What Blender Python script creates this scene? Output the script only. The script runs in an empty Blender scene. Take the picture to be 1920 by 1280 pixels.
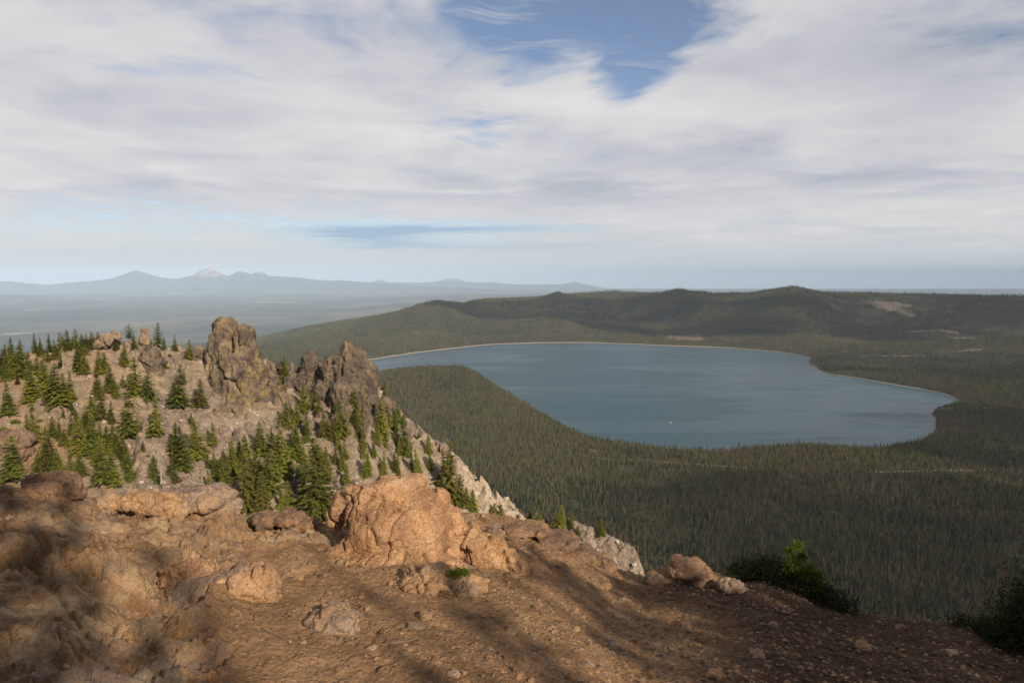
import bpy, bmesh, math, random
import numpy as np
from mathutils import Vector
from mathutils.bvhtree import BVHTree

random.seed(7)
rng = np.random.default_rng(11)
scene = bpy.context.scene
COL = scene.collection
R = math.radians

# ------------------------------------------------------------------ camera, sky, sun, exposure
F = 1280.0                                   # focal length in photo pixels (1920 wide)
PITCH = math.atan(128 / F)                   # true horizon lies at photo row 512
CP, SP = math.cos(PITCH), math.sin(PITCH)
cam_d = bpy.data.cameras.new('camera')
cam_d.sensor_width = 36.0
cam_d.lens = 36.0 * F / 1920
cam_d.clip_start = 0.05
cam_d.clip_end = 300000
cam = bpy.data.objects.new('camera', cam_d)
cam.rotation_euler = (math.pi / 2 - PITCH, 0, 0)
COL.objects.link(cam)
scene.camera = cam

SUN = Vector((0.50, -0.72, 0.46)).normalized()      # behind the viewer, to the right
SUN_EL = math.asin(SUN.z)
SUN_AZ = math.atan2(SUN.x, SUN.y)
sun_d = bpy.data.lights.new('sun', 'SUN')
sun_d.energy = 5.0
sun_d.angle = R(0.5)
sun_d.color = (1.0, 0.84, 0.64)
sun = bpy.data.objects.new('sun', sun_d)
sun.rotation_euler = (-SUN).to_track_quat('-Z', 'Y').to_euler()
COL.objects.link(sun)

vs = scene.view_settings
vs.view_transform = 'Standard'
vs.look = 'None'
vs.gamma = 1
vs.exposure = 0.25
vs.use_curve_mapping = False
cy = scene.cycles
cy.max_bounces = 5
cy.diffuse_bounces = 2
cy.glossy_bounces = 2
cy.transmission_bounces = 2
cy.volume_bounces = 0
cy.transparent_max_bounces = 6
cy.use_denoising = True
cy.sample_clamp_indirect = 4.0

# ------------------------------------------------------------------ node helpers
def mk(nt, t, ins=None, **pr):
    n = nt.nodes.new(t)
    for k, v in pr.items():
        setattr(n, k, v)
    for k, v in (ins or {}).items():
        s = n.inputs[k]
        if isinstance(v, bpy.types.NodeSocket):
            nt.links.new(v, s)
        else:
            s.default_value = v
    return n

def M(nt, op, a, b=None, c=None, clamp=False):
    ins = {0: a}
    if b is not None: ins[1] = b
    if c is not None: ins[2] = c
    return mk(nt, 'ShaderNodeMath', ins, operation=op, use_clamp=clamp).outputs[0]

def V(nt, op, a, b=None):
    ins = {0: a}
    if b is not None: ins[1] = b
    return mk(nt, 'ShaderNodeVectorMath', ins, operation=op).outputs[0]

def c4(c):
    return tuple(c) + (1.0,) if len(c) == 3 else tuple(c)

def MIX(nt, f, a, b, blend='MIX'):
    n = nt.nodes.new('ShaderNodeMix')
    n.data_type = 'RGBA'
    n.blend_type = blend
    for i, v in ((0, f), (6, a), (7, b)):
        if isinstance(v, bpy.types.NodeSocket):
            nt.links.new(v, n.inputs[i])
        else:
            n.inputs[i].default_value = v if i == 0 else c4(v)
    return n.outputs[2]

def SS(nt, x, lo, hi):
    n = mk(nt, 'ShaderNodeMapRange', {0: x, 1: lo, 2: hi, 3: 0.0, 4: 1.0}, interpolation_type='SMOOTHSTEP')
    return n.outputs[0]

def NOISE(nt, vec, scale, detail=5, rough=0.55, dist=0.0):
    return mk(nt, 'ShaderNodeTexNoise', {'Vector': vec, 'Scale': scale, 'Detail': detail, 'Roughness': rough,
                                         'Distortion': dist}, noise_dimensions='3D').outputs[0]

def MAPV(nt, vec, scale=(1, 1, 1), loc=(0, 0, 0), rot=(0, 0, 0)):
    return mk(nt, 'ShaderNodeMapping', {'Vector': vec, 'Scale': scale, 'Location': loc, 'Rotation': rot}).outputs[0]

def RAMP(nt, f, stops):
    n = mk(nt, 'ShaderNodeValToRGB', {0: f})
    e = n.color_ramp.elements
    while len(e) < len(stops):
        e.new(0.5)
    for i, (p, c) in enumerate(stops):
        e[i].position = p
        e[i].color = c4(c)
    return n.outputs[0]

def ATTR(nt, name):
    return mk(nt, 'ShaderNodeAttribute', attribute_name=name).outputs['Fac']

def new_mat(name):
    m = bpy.data.materials.new(name)
    m.use_nodes = True
    nt = m.node_tree
    nt.nodes.clear()
    out = nt.nodes.new('ShaderNodeOutputMaterial')
    return m, nt, out

def finish(nt, out, color, rough=0.9, bump=None, strength=0.5, distance=0.1, spec=0.2, **kw):
    ins = {'Base Color': color if isinstance(color, bpy.types.NodeSocket) else c4(color), 'Roughness': rough,
           'Specular IOR Level': spec}
    ins.update(kw)
    if bump is not None:
        b = mk(nt, 'ShaderNodeBump', {'Height': bump, 'Strength': strength, 'Distance': distance})
        ins['Normal'] = b.outputs[0]
    p = mk(nt, 'ShaderNodeBsdfPrincipled', ins)
    nt.links.new(p.outputs[0], out.inputs[0])
    return p

def slope(py):
    v = (640 - py) / F
    return (-SP + v * CP) / (CP + v * SP)

def pix(px, py, Y):
    """world point on the sight line through a photo pixel at forward distance Y"""
    u, v = (px - 960) / F, (640 - py) / F
    k = Y / (CP + v * SP)
    return Vector((u * k, Y, (-SP + v * CP) * k))

def pdir(px, py):
    return pix(px, py, 1.0).normalized()

# ------------------------------------------------------------------ world: sky with procedural cloud layer
world = bpy.data.worlds.new('World')
scene.world = world
world.use_nodes = True
nt = world.node_tree
nt.nodes.clear()
wout = nt.nodes.new('ShaderNodeOutputWorld')
sky = mk(nt, 'ShaderNodeTexSky', sky_type='NISHITA', sun_disc=False)
sky.sun_elevation = SUN_EL
sky.sun_rotation = SUN_AZ
sky.altitude = 2400
sky.air_density = 1.0
sky.dust_density = 1.0
sky.ozone_density = 1.5
tc = mk(nt, 'ShaderNodeTexCoord')
D = tc.outputs['Generated']
sx = mk(nt, 'ShaderNodeSeparateXYZ', {0: D})
dx, dy, dz = sx.outputs
den = M(nt, 'ADD', M(nt, 'MAXIMUM', dz, 0.0), 0.07)
qx, qy = M(nt, 'DIVIDE', dx, den), M(nt, 'DIVIDE', dy, den)
Q = mk(nt, 'ShaderNodeCombineXYZ', {0: qx, 1: qy, 2: 0.0}).outputs[0]
yy = M(nt, 'MAXIMUM', dy, 0.12)
A = M(nt, 'DIVIDE', dx, yy)
E = M(nt, 'DIVIDE', dz, yy)
warp = mk(nt, 'ShaderNodeTexNoise', {'Vector': Q, 'Scale': 0.8, 'Detail': 3.0, 'Roughness': 0.5})
Qw = V(nt, 'ADD', Q, V(nt, 'MULTIPLY', V(nt, 'SUBTRACT', warp.outputs['Color'], (0.5, 0.5, 0.5)), (0.9, 0.9, 0)))
n1 = NOISE(nt, MAPV(nt, Qw, (0.75, 0.75, 1), (3.1, 7.7, 0), (0, 0, R(25))), 1.0, 8, 0.52)
n2 = NOISE(nt, MAPV(nt, Qw, (1.3, 1.35, 1), (9.4, 2.2, 4), (0, 0, R(-12))), 1.0, 7, 0.50)
n3 = NOISE(nt, MAPV(nt, Qw, (1.0, 4.5, 1), (1.4, 5.2, 2), (0, 0, R(35))), 1.3, 7, 0.65)
wob = M(nt, 'MULTIPLY', M(nt, 'SUBTRACT', n2, 0.5), 0.16)
Aw = M(nt, 'ADD', A, M(nt, 'MULTIPLY', M(nt, 'SUBTRACT', n1, 0.5), 0.22))
Ew = M(nt, 'ADD', E, M(nt, 'MULTIPLY', M(nt, 'SUBTRACT', n2, 0.5), 0.12))
Ef = M(nt, 'ADD', E, M(nt, 'MULTIPLY', M(nt, 'SUBTRACT', n3, 0.5), 0.02))
Af = M(nt, 'ADD', A, M(nt, 'MULTIPLY', M(nt, 'SUBTRACT', n3, 0.5), 0.20))

def blob(px, py, rx, ry, a=None, e=None):
    """soft patch of the cloud layer in direction space"""
    a0, e0 = (px - 960) / F, slope(py)
    k = 1 / (2 * math.log(2)) ** 0.5
    ta = M(nt, 'DIVIDE', M(nt, 'SUBTRACT', a or Aw, a0), rx / F)
    te = M(nt, 'DIVIDE', M(nt, 'SUBTRACT', e or Ew, e0), ry / F)
    r2 = M(nt, 'ADD', M(nt, 'MULTIPLY', ta, ta), M(nt, 'MULTIPLY', te, te))
    return M(nt, 'EXPONENT', M(nt, 'MULTIPLY', r2, -0.7))

def wsum(items):
    s = None
    for w, b in items:
        t = M(nt, 'MULTIPLY', b, w)
        s = t if s is None else M(nt, 'ADD', s, t)
    return s

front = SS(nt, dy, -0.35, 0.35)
bias = wsum([(-1.0, blob(1100, -25, 190, 80)), (-0.75, blob(1190, 110, 62, 60)), (-0.60, blob(945, 70, 85, 60)), (-0.3, blob(1270, 40, 110, 50)),
             (-0.36, blob(885, 238, 95, 26)), (-0.25, blob(1490, 292, 70, 14)),
             (-0.22, blob(60, 405, 420, 42, Af, Ef)), (-0.12, blob(380, 420, 330, 38, Af, Ef)),
             (-0.75, blob(690, 440, 95, 18, Af, Ef)), (-0.55, blob(850, 428, 170, 8, Af, Ef)), (-0.3, blob(900, 455, 170, 14, Af, Ef)),
             (-0.25, blob(330, 120, 190, 24)), (-0.22, blob(1780, 70, 190, 50)), (-0.16, blob(480, 40, 200, 40)),
             (0.30, blob(1500, 170, 260, 90)), (0.3, blob(330, 260, 420, 90)), (0.30, blob(1000, 180, 120, 30))])
cov = M(nt, 'ADD', M(nt, 'ADD', M(nt, 'MULTIPLY', n1, 0.7), M(nt, 'MULTIPLY', n2, 0.4)), M(nt, 'ADD', bias, 0.27))
cov = M(nt, 'ADD', cov, M(nt, 'MULTIPLY', M(nt, 'SUBTRACT', front, 1.0), 0.30))
n4 = NOISE(nt, MAPV(nt, Qw, (3.2, 3.2, 1), (0.4, 6.2, 8), (0, 0, R(20))), 1.0, 8, 0.55)
cov = M(nt, 'ADD', cov, M(nt, 'MULTIPLY', M(nt, 'SUBTRACT', n4, 0.5), 0.55))
n5 = NOISE(nt, MAPV(nt, Qw, (7, 7, 1), (3, 1, 5), (0, 0, R(40))), 1.0, 8, 0.6)
cov = M(nt, 'ADD', cov, M(nt, 'MULTIPLY', M(nt, 'SUBTRACT', n5, 0.5), 0.62))
mask = SS(nt, cov, 0.16, 0.84)
wisp = M(nt, 'MULTIPLY', SS(nt, n3, 0.47, 0.75), 0.6)
mask = M(nt, 'MAXIMUM', M(nt, 'MAXIMUM', mask, wisp), 0.10)
shade = wsum([(0.9, blob(1800, 90, 230, 90)), (0.55, blob(1280, 285, 200, 36)), (0.75, blob(1090, 368, 230, 22)),
              (0.5, blob(1560, 345, 220, 22)), (0.35, blob(520, 60, 330, 60)), (0.3, blob(250, 225, 220, 30)),
              (0.5, blob(960, 455, 200, 22, Af, Ef)), (0.3, blob(430, 375, 400, 25))])
lum = M(nt, 'ADD', M(nt, 'MULTIPLY', n2, 0.42), M(nt, 'MULTIPLY', n1, 0.25))
lum = M(nt, 'SUBTRACT', lum, M(nt, 'MULTIPLY', shade, 0.20))
lum = M(nt, 'ADD', lum, M(nt, 'ADD', M(nt, 'MULTIPLY', M(nt, 'SUBTRACT', n3, 0.5), 0.05), M(nt, 'MULTIPLY', M(nt, 'SUBTRACT', n4, 0.5), 0.14)))
ccol = RAMP(nt, lum, [(0.05, (0.36, 0.38, 0.43)), (0.24, (0.54, 0.54, 0.58)), (0.36, (0.67, 0.65, 0.65)), (0.50, (0.78, 0.75, 0.73))])
skyc = V(nt, 'MULTIPLY', sky.outputs[0], (0.098, 0.100, 0.102))
hz = SS(nt, E, 0.16, -0.01)
skyc2 = MIX(nt, M(nt, 'MULTIPLY', hz, 0.82), skyc, (0.64, 0.69, 0.71))
ccol2 = MIX(nt, M(nt, 'MULTIPLY', hz, 0.55), ccol, (0.66, 0.68, 0.67))
low = SS(nt, E, 0.075, -0.005)
skyc2 = MIX(nt, M(nt, 'MULTIPLY', low, 0.6), skyc2, (0.46, 0.53, 0.585))
ccol2 = MIX(nt, M(nt, 'MULTIPLY', low, 0.6), ccol2, (0.47, 0.53, 0.58))
mask2 = M(nt, 'MULTIPLY', mask, M(nt, 'SUBTRACT', 1.0, M(nt, 'MULTIPLY', SS(nt, E, 0.045, -0.01), 0.6)))
colr = MIX(nt, M(nt, 'MULTIPLY', mask2, 0.96), skyc2, ccol2)
streak = wsum([(1.0, blob(690, 440, 85, 13, Af, Ef)), (0.9, blob(820, 430, 190, 6, Af, Ef)), (0.5, blob(740, 458, 110, 7, Af, Ef)), (0.35, blob(960, 462, 160, 6, Af, Ef)), (0.15, blob(60, 402, 330, 24, Af, Ef)), (0.10, blob(400, 425, 300, 20, Af, Ef))])
colr = MIX(nt, M(nt, 'MULTIPLY', M(nt, 'MINIMUM', streak, 1.0), 0.85), colr, (0.30, 0.43, 0.58))
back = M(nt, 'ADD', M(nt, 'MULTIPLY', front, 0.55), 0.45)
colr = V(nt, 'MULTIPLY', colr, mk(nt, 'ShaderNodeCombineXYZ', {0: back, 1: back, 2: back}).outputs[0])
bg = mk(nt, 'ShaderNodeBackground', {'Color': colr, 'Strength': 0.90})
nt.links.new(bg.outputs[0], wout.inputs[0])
world.cycles.sampling_method = 'MANUAL'
world.cycles.sample_map_resolution = 512

# ------------------------------------------------------------------ numpy noise
def _h(ix, iy, iz, seed):
    h = (ix.astype(np.int64) * 374761393 + iy.astype(np.int64) * 668265263 + iz.astype(np.int64) * 2147483647 + seed * 974711) & 0xFFFFFFFF
    h = ((h ^ (h >> 13)) * 1274126177) & 0xFFFFFFFF
    h = ((h ^ (h >> 16)) * 2246822519) & 0xFFFFFFFF
    h = h ^ (h >> 15)
    return h

def _r(ix, iy, iz, seed):
    return _h(ix, iy, iz, seed) / 4294967295.0

def vnoise(p, seed=0):
    i = np.floor(p).astype(np.int64)
    f = p - i
    f = f * f * f * (f * (f * 6 - 15) + 10)
    x, y, z = i[:, 0], i[:, 1], i[:, 2]
    fx, fy, fz = f[:, 0], f[:, 1], f[:, 2]
    def L(a, b, t): return a + (b - a) * t
    c = [[[_r(x + a, y + b, z + g, seed) for g in (0, 1)] for b in (0, 1)] for a in (0, 1)]
    v = L(L(L(c[0][0][0], c[1][0][0], fx), L(c[0][1][0], c[1][1][0], fx), fy),
          L(L(c[0][0][1], c[1][0][1], fx), L(c[0][1][1], c[1][1][1], fx), fy), fz)
    return v * 2 - 1

ROT = np.array([[0.36, 0.48, -0.8], [-0.8, 0.6, 0.0], [0.48, 0.64, 0.6]])

def fbm(p, octv=5, gain=0.5, seed=0, ridged=False):
    p = np.asarray(p, float)
    s = np.zeros(len(p)); a = 1.0; tot = 0.0
    for k in range(octv):
        n = vnoise(p, seed + k)
        if ridged:
            n = 1 - 2 * np.abs(n)
        s += a * n; tot += a
        a *= gain
        p = (p @ ROT.T) * 2.03 + 17.3
    return s / tot

def worley(p, seed=0):
    p = np.asarray(p, float)
    i = np.floor(p).astype(np.int64)
    f1 = np.full(len(p), 9.0); f2 = np.full(len(p), 9.0); idv = np.zeros(len(p))
    for a in (-1, 0, 1):
        for b in (-1, 0, 1):
            for c in (-1, 0, 1):
                cx, cyy, cz = i[:, 0] + a, i[:, 1] + b, i[:, 2] + c
                qx_ = cx + _r(cx, cyy, cz, seed); qy_ = cyy + _r(cx, cyy, cz, seed + 1); qz_ = cz + _r(cx, cyy, cz, seed + 2)
                d = np.sqrt((p[:, 0] - qx_) ** 2 + (p[:, 1] - qy_) ** 2 + (p[:, 2] - qz_) ** 2)
                near = d < f1
                f2 = np.where(near, f1, np.minimum(f2, d))
                idv = np.where(near, _r(cx, cyy, cz, seed + 3), idv)
                f1 = np.where(near, d, f1)
    return f1, f2, idv

def facets(p, seed=0):
    """tilted planar facets: every cell of a random pattern gets a plane of its own"""
    p = np.asarray(p, float)
    i = np.floor(p).astype(np.int64)
    f1 = np.full(len(p), 9.0); f2 = np.full(len(p), 9.0); val = np.zeros(len(p))
    for a in (-1, 0, 1):
        for b in (-1, 0, 1):
            for c in (-1, 0, 1):
                cx, cyy, cz = i[:, 0] + a, i[:, 1] + b, i[:, 2] + c
                d = [p[:, 0] - cx - _r(cx, cyy, cz, seed), p[:, 1] - cyy - _r(cx, cyy, cz, seed + 1), p[:, 2] - cz - _r(cx, cyy, cz, seed + 2)]
                dd = np.sqrt(d[0] ** 2 + d[1] ** 2 + d[2] ** 2)
                near = dd < f1
                v = sum(d[k] * (_r(cx, cyy, cz, seed + 10 + k) * 2 - 1) for k in range(3)) + 0.55 * (_r(cx, cyy, cz, seed + 3) - 0.5)
                f2 = np.where(near, f1, np.minimum(f2, dd))
                val = np.where(near, v, val)
                f1 = np.where(near, dd, f1)
    return val, f2 - f1

def sstep(lo, hi, x):
    t = np.clip((x - lo) / (hi - lo), 0, 1)
    return t * t * (3 - 2 * t)

# ------------------------------------------------------------------ mesh helpers
def link(name, me, mats=(), parent=None):
    o = bpy.data.objects.new(name, me)
    for m in mats:
        if m.name not in [x.name for x in me.materials]:
            me.materials.append(m)
    COL.objects.link(o)
    if parent is not None:
        o.parent = parent
    return o

def tag(o, label=None, cat=None, group=None, kind=None):
    if label: o['label'] = label
    if cat: o['category'] = cat
    if group: o['group'] = group
    if kind: o['kind'] = kind
    return o

def np_mesh(name, verts, quads, smooth=True, attrs=None):
    me = bpy.data.meshes.new(name)
    verts = np.asarray(verts, np.float32); quads = np.asarray(quads, np.int32)
    n = quads.shape[1]
    me.vertices.add(len(verts)); me.vertices.foreach_set('co', verts.ravel())
    me.loops.add(quads.size); me.loops.foreach_set('vertex_index', quads.ravel())
    me.polygons.add(len(quads))
    me.polygons.foreach_set('loop_start', np.arange(0, quads.size, n, dtype=np.int32))
    me.polygons.foreach_set('use_smooth', np.full(len(quads), smooth, dtype=bool))
    me.update(calc_edges=True)
    me.validate()
    for k, v in (attrs or {}).items():
        at = me.attributes.new(k, 'FLOAT', 'POINT')
        at.data.foreach_set('value', np.asarray(v, np.float32))
    return me

def grid_quads(nr, nc, wrap=False):
    i = np.arange(nr - 1)[:, None]; j = np.arange(nc if wrap else nc - 1)[None, :]
    j2 = (j + 1) % nc
    q = np.stack([i * nc + j, i * nc + j2, (i + 1) * nc + j2, (i + 1) * nc + j], -1)
    return q.reshape(-1, 4)

def bm_mesh(name, bm, smooth=True):
    me = bpy.data.meshes.new(name)
    bm.normal_update()
    bm.to_mesh(me); bm.free()
    for p in me.polygons: p.use_smooth = smooth
    return me

# ------------------------------------------------------------------ materials
def rock_material(name, cols, lich=None, lich_amt=0.0, scale=1.0, bump_d=0.05, low=None, zlo=0, zhi=1, strength=0.9):
    """cols: four base colours spread by noise; scale: features per metre"""
    m, nt, out = new_mat(name)
    P = mk(nt, 'ShaderNodeNewGeometry').outputs['Position']
    a = NOISE(nt, P, 0.9 * scale, 8, 0.62, 0.4)
    b = NOISE(nt, P, 4.5 * scale, 8, 0.65, 0.2)
    g = NOISE(nt, P, 26 * scale, 5, 0.7)
    f = M(nt, 'ADD', M(nt, 'MULTIPLY', a, 0.62), M(nt, 'MULTIPLY', b, 0.38))
    c = RAMP(nt, f, [(0.36, cols[0]), (0.46, cols[1]), (0.54, cols[2]), (0.64, cols[3])])
    if low is not None:
        z = mk(nt, 'ShaderNodeSeparateXYZ', {0: P}).outputs[2]
        z = M(nt, 'ADD', z, M(nt, 'MULTIPLY', M(nt, 'SUBTRACT', a, 0.5), (zhi - zlo) * 1.6))
        c = MIX(nt, SS(nt, z, zhi, zlo), c, MIX(nt, SS(nt, b, 0.42, 0.60), low, c))
    if lich is not None:
        l = NOISE(nt, MAPV(nt, P, (1, 1, 0.55), (5, 3, 1)), 2.0 * scale, 8, 0.7, 0.5)
        c = MIX(nt, M(nt, 'MULTIPLY', SS(nt, l, 0.48, 0.62), lich_amt), c, lich)
    c = MIX(nt, 0.85, c, RAMP(nt, g, [(0.3, (0.45, 0.45, 0.45)), (0.53, (1, 1, 1)), (0.72, (1.45, 1.4, 1.35))]), 'MULTIPLY')
    v = mk(nt, 'ShaderNodeTexVoronoi', {'Vector': V(nt, 'ADD', P, V(nt, 'SCALE', P)) if False else P, 'Scale': 7 * scale}, feature='DISTANCE_TO_EDGE').outputs[0]
    hgt = M(nt, 'ADD', M(nt, 'MULTIPLY', b, 1.0), M(nt, 'ADD', M(nt, 'MULTIPLY', g, 0.35), M(nt, 'MULTIPLY', SS(nt, v, 0.0, 0.08), 0.08)))
    finish(nt, out, c, 0.92, hgt, strength, bump_d, 0.15)
    return m

def ground_material():
    m, nt, out = new_mat('summit_rock_and_dirt')
    P = mk(nt, 'ShaderNodeNewGeometry').outputs['Position']
    rk = ATTR(nt, 'rock')
    dk = ATTR(nt, 'brown')
    a = NOISE(nt, P, 1.1, 8, 0.65, 0.6)
    b = NOISE(nt, P, 5.0, 8, 0.66, 0.4)
    g = NOISE(nt, P, 34, 6, 0.7)
    h = NOISE(nt, P, 150, 3, 0.7)
    f = M(nt, 'ADD', M(nt, 'MULTIPLY', a, 0.5), M(nt, 'MULTIPLY', b, 0.5))
    rc = RAMP(nt, f, [(0.37, (0.14, 0.092, 0.072)), (0.44, (0.27, 0.160, 0.092)), (0.50, (0.46, 0.285, 0.155)), (0.55, (0.30, 0.21, 0.155)), (0.60, (0.49, 0.315, 0.18)), (0.66, (0.57, 0.40, 0.26))])
    sp = NOISE(nt, P, 60, 5, 0.75)
    rc = MIX(nt, M(nt, 'MULTIPLY', SS(nt, sp, 0.50, 0.62), 0.65), rc, (0.47, 0.26, 0.09))
    rc = MIX(nt, M(nt, 'MULTIPLY', SS(nt, NOISE(nt, P, 42, 6, 0.75), 0.52, 0.62), 0.7), rc, (0.20, 0.16, 0.145))
    L1 = NOISE(nt, V(nt, 'ADD', P, (4.0, 9.0, 2.0)), 1.7, 7, 0.62, 0.8)
    L2 = NOISE(nt, V(nt, 'ADD', P, (14.0, 3.0, 7.0)), 2.6, 8, 0.66, 1.0)
    L3 = NOISE(nt, V(nt, 'ADD', P, (1.0, 23.0, 5.0)), 2.1, 7, 0.6, 0.6)
    rc = MIX(nt, M(nt, 'MULTIPLY', SS(nt, L1, 0.52, 0.60), 0.75), rc, MIX(nt, g, (0.19, 0.145, 0.125), (0.33, 0.265, 0.225)))
    rc = MIX(nt, M(nt, 'MULTIPLY', SS(nt, L2, 0.54, 0.60), 0.8), rc, MIX(nt, g, (0.17, 0.09, 0.048), (0.36, 0.20, 0.09)))
    rc = MIX(nt, M(nt, 'MULTIPLY', SS(nt, L3, 0.54, 0.64), 0.7), rc, (0.56, 0.40, 0.255))
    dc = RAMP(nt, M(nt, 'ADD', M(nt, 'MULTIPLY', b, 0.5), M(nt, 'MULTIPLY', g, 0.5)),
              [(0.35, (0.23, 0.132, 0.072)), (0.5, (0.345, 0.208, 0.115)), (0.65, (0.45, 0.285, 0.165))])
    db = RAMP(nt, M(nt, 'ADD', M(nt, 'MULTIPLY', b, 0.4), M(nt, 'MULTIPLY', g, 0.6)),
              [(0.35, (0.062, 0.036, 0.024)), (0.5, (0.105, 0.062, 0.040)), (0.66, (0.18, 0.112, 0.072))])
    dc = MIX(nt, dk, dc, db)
    dc = MIX(nt, M(nt, 'MULTIPLY', SS(nt, L3, 0.50, 0.66), M(nt, 'MULTIPLY', M(nt, 'SUBTRACT', 1.0, dk), 0.5)), dc, (0.24, 0.145, 0.08))
    rkn = SS(nt, M(nt, 'ADD', rk, M(nt, 'MULTIPLY', M(nt, 'SUBTRACT', b, 0.5), 1.1)), 0.35, 0.65)
    c = MIX(nt, rkn, dc, rc)
    c = MIX(nt, 0.75, c, RAMP(nt, h, [(0.3, (0.6, 0.6, 0.6)), (0.55, (1, 1, 1)), (0.75, (1.4, 1.38, 1.35))]), 'MULTIPLY')
    pb = mk(nt, 'ShaderNodeTexVoronoi', {'Vector': P, 'Scale': 38.0}, feature='F1').outputs[0]
    pebb = M(nt, 'MULTIPLY', SS(nt, pb, 0.5, 0.1), M(nt, 'SUBTRACT', 1.0, rk))
    hh = M(nt, 'ADD', M(nt, 'ADD', M(nt, 'MULTIPLY', b, 1.2), M(nt, 'MULTIPLY', g, 0.5)), M(nt, 'ADD', M(nt, 'MULTIPLY', h, 0.16), M(nt, 'MULTIPLY', pebb, 0.22)))
    finish(nt, out, c, 0.95, hh, 1.0, 0.07, 0.12)
    return m

def hillside_material():
    m, nt, out = new_mat('scree_slope')
    P = mk(nt, 'ShaderNodeNewGeometry').outputs['Position']
    a = NOISE(nt, P, 0.07, 7, 0.62, 0.5)
    b = NOISE(nt, P, 0.5, 7, 0.68)
    g = NOISE(nt, P, 3.0, 5, 0.72)
    rk = ATTR(nt, 'rock'); pale = ATTR(nt, 'pale'); soil = ATTR(nt, 'soil')
    sc = RAMP(nt, M(nt, 'ADD', M(nt, 'MULTIPLY', a, 0.5), M(nt, 'MULTIPLY', b, 0.5)),
              [(0.36, (0.155, 0.120, 0.088)), (0.5, (0.28, 0.222, 0.162)), (0.62, (0.39, 0.318, 0.24))])
    sc = MIX(nt, M(nt, 'MULTIPLY', soil, SS(nt, a, 0.40, 0.58)), sc, (0.30, 0.19, 0.115))
    rc = RAMP(nt, M(nt, 'ADD', M(nt, 'MULTIPLY', a, 0.3), M(nt, 'MULTIPLY', b, 0.7)),
              [(0.38, (0.12, 0.095, 0.085)), (0.52, (0.22, 0.17, 0.145)), (0.64, (0.34, 0.27, 0.20))])
    pc = RAMP(nt, M(nt, 'ADD', M(nt, 'MULTIPLY', a, 0.3), M(nt, 'MULTIPLY', b, 0.7)),
              [(0.38, (0.24, 0.18, 0.13)), (0.5, (0.42, 0.34, 0.27)), (0.62, (0.54, 0.46, 0.38))])
    c = MIX(nt, rk, sc, rc)
    c = MIX(nt, pale, c, pc)
    tuft = M(nt, 'MULTIPLY', SS(nt, NOISE(nt, P, 0.35, 8, 0.75), 0.56, 0.64), 0.7)
    c = MIX(nt, tuft, c, (0.13, 0.12, 0.05))
    c = MIX(nt, 0.7, c, RAMP(nt, g, [(0.32, (0.55, 0.55, 0.55)), (0.5, (1, 1, 1)), (0.72, (1.35, 1.33, 1.3))]), 'MULTIPLY')
    hh = M(nt, 'ADD', b, M(nt, 'MULTIPLY', g, 0.45))
    finish(nt, out, c, 0.95, hh, 0.9, 0.55, 0.1)
    return m

def terrain_material():
    m, nt, out = new_mat('forest_floor_and_plain')
    P = mk(nt, 'ShaderNodeNewGeometry').outputs['Position']
    a = NOISE(nt, P, 0.0009, 6, 0.6)
    b = NOISE(nt, P, 0.008, 7, 0.66)
    g = NOISE(nt, P, 0.05, 5, 0.7)
    w = NOISE(nt, MAPV(nt, P, (1, 1, 1)), 0.00022, 6, 0.6)
    c = RAMP(nt, M(nt, 'ADD', M(nt, 'MULTIPLY', a, 0.35), M(nt, 'MULTIPLY', b, 0.65)),
             [(0.36, (0.036, 0.040, 0.018)), (0.5, (0.066, 0.062, 0.030)), (0.66, (0.12, 0.090, 0.052))])
    plain = ATTR(nt, 'plain')
    pc = RAMP(nt, M(nt, 'ADD', M(nt, 'MULTIPLY', w, 0.65), M(nt, 'MULTIPLY', a, 0.35)),
              [(0.36, (0.040, 0.050, 0.036)), (0.48, (0.075, 0.080, 0.058)), (0.58, (0.14, 0.130, 0.095)), (0.72, (0.22, 0.20, 0.15))])
    c = MIX(nt, plain, c, pc)
    c = MIX(nt, 0.6, c, RAMP(nt, g, [(0.35, (0.45, 0.45, 0.45)), (0.5, (1, 1, 1)), (0.7, (1.4, 1.4, 1.4))]), 'MULTIPLY')
    cl = ATTR(nt, 'clear')
    clm = SS(nt, M(nt, 'ADD', cl, M(nt, 'MULTIPLY', M(nt, 'SUBTRACT', b, 0.5), 1.4)), 0.45, 0.75)
    c = MIX(nt, clm, c, RAMP(nt, g, [(0.38, (0.09, 0.075, 0.055)), (0.62, (0.27, 0.205, 0.16))]))
    rd = ATTR(nt, 'red')
    rdm = SS(nt, M(nt, 'ADD', rd, M(nt, 'MULTIPLY', M(nt, 'SUBTRACT', b, 0.5), 1.6)), 0.45, 0.75)
    c = MIX(nt, M(nt, 'MULTIPLY', rdm, 0.8), c, RAMP(nt, g, [(0.34, (0.09, 0.065, 0.045)), (0.55, (0.28, 0.165, 0.115))]))
    wh = ATTR(nt, 'white')
    whm = SS(nt, M(nt, 'ADD', wh, M(nt, 'MULTIPLY', M(nt, 'SUBTRACT', a, 0.5), 1.2)), 0.45, 0.65)
    c = MIX(nt, whm, c, (0.46, 0.39, 0.31))
    finish(nt, out, c, 0.97, M(nt, 'ADD', b, M(nt, 'MULTIPLY', g, 0.4)), 1.0, 14.0, 0.05)
    return m

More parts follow.
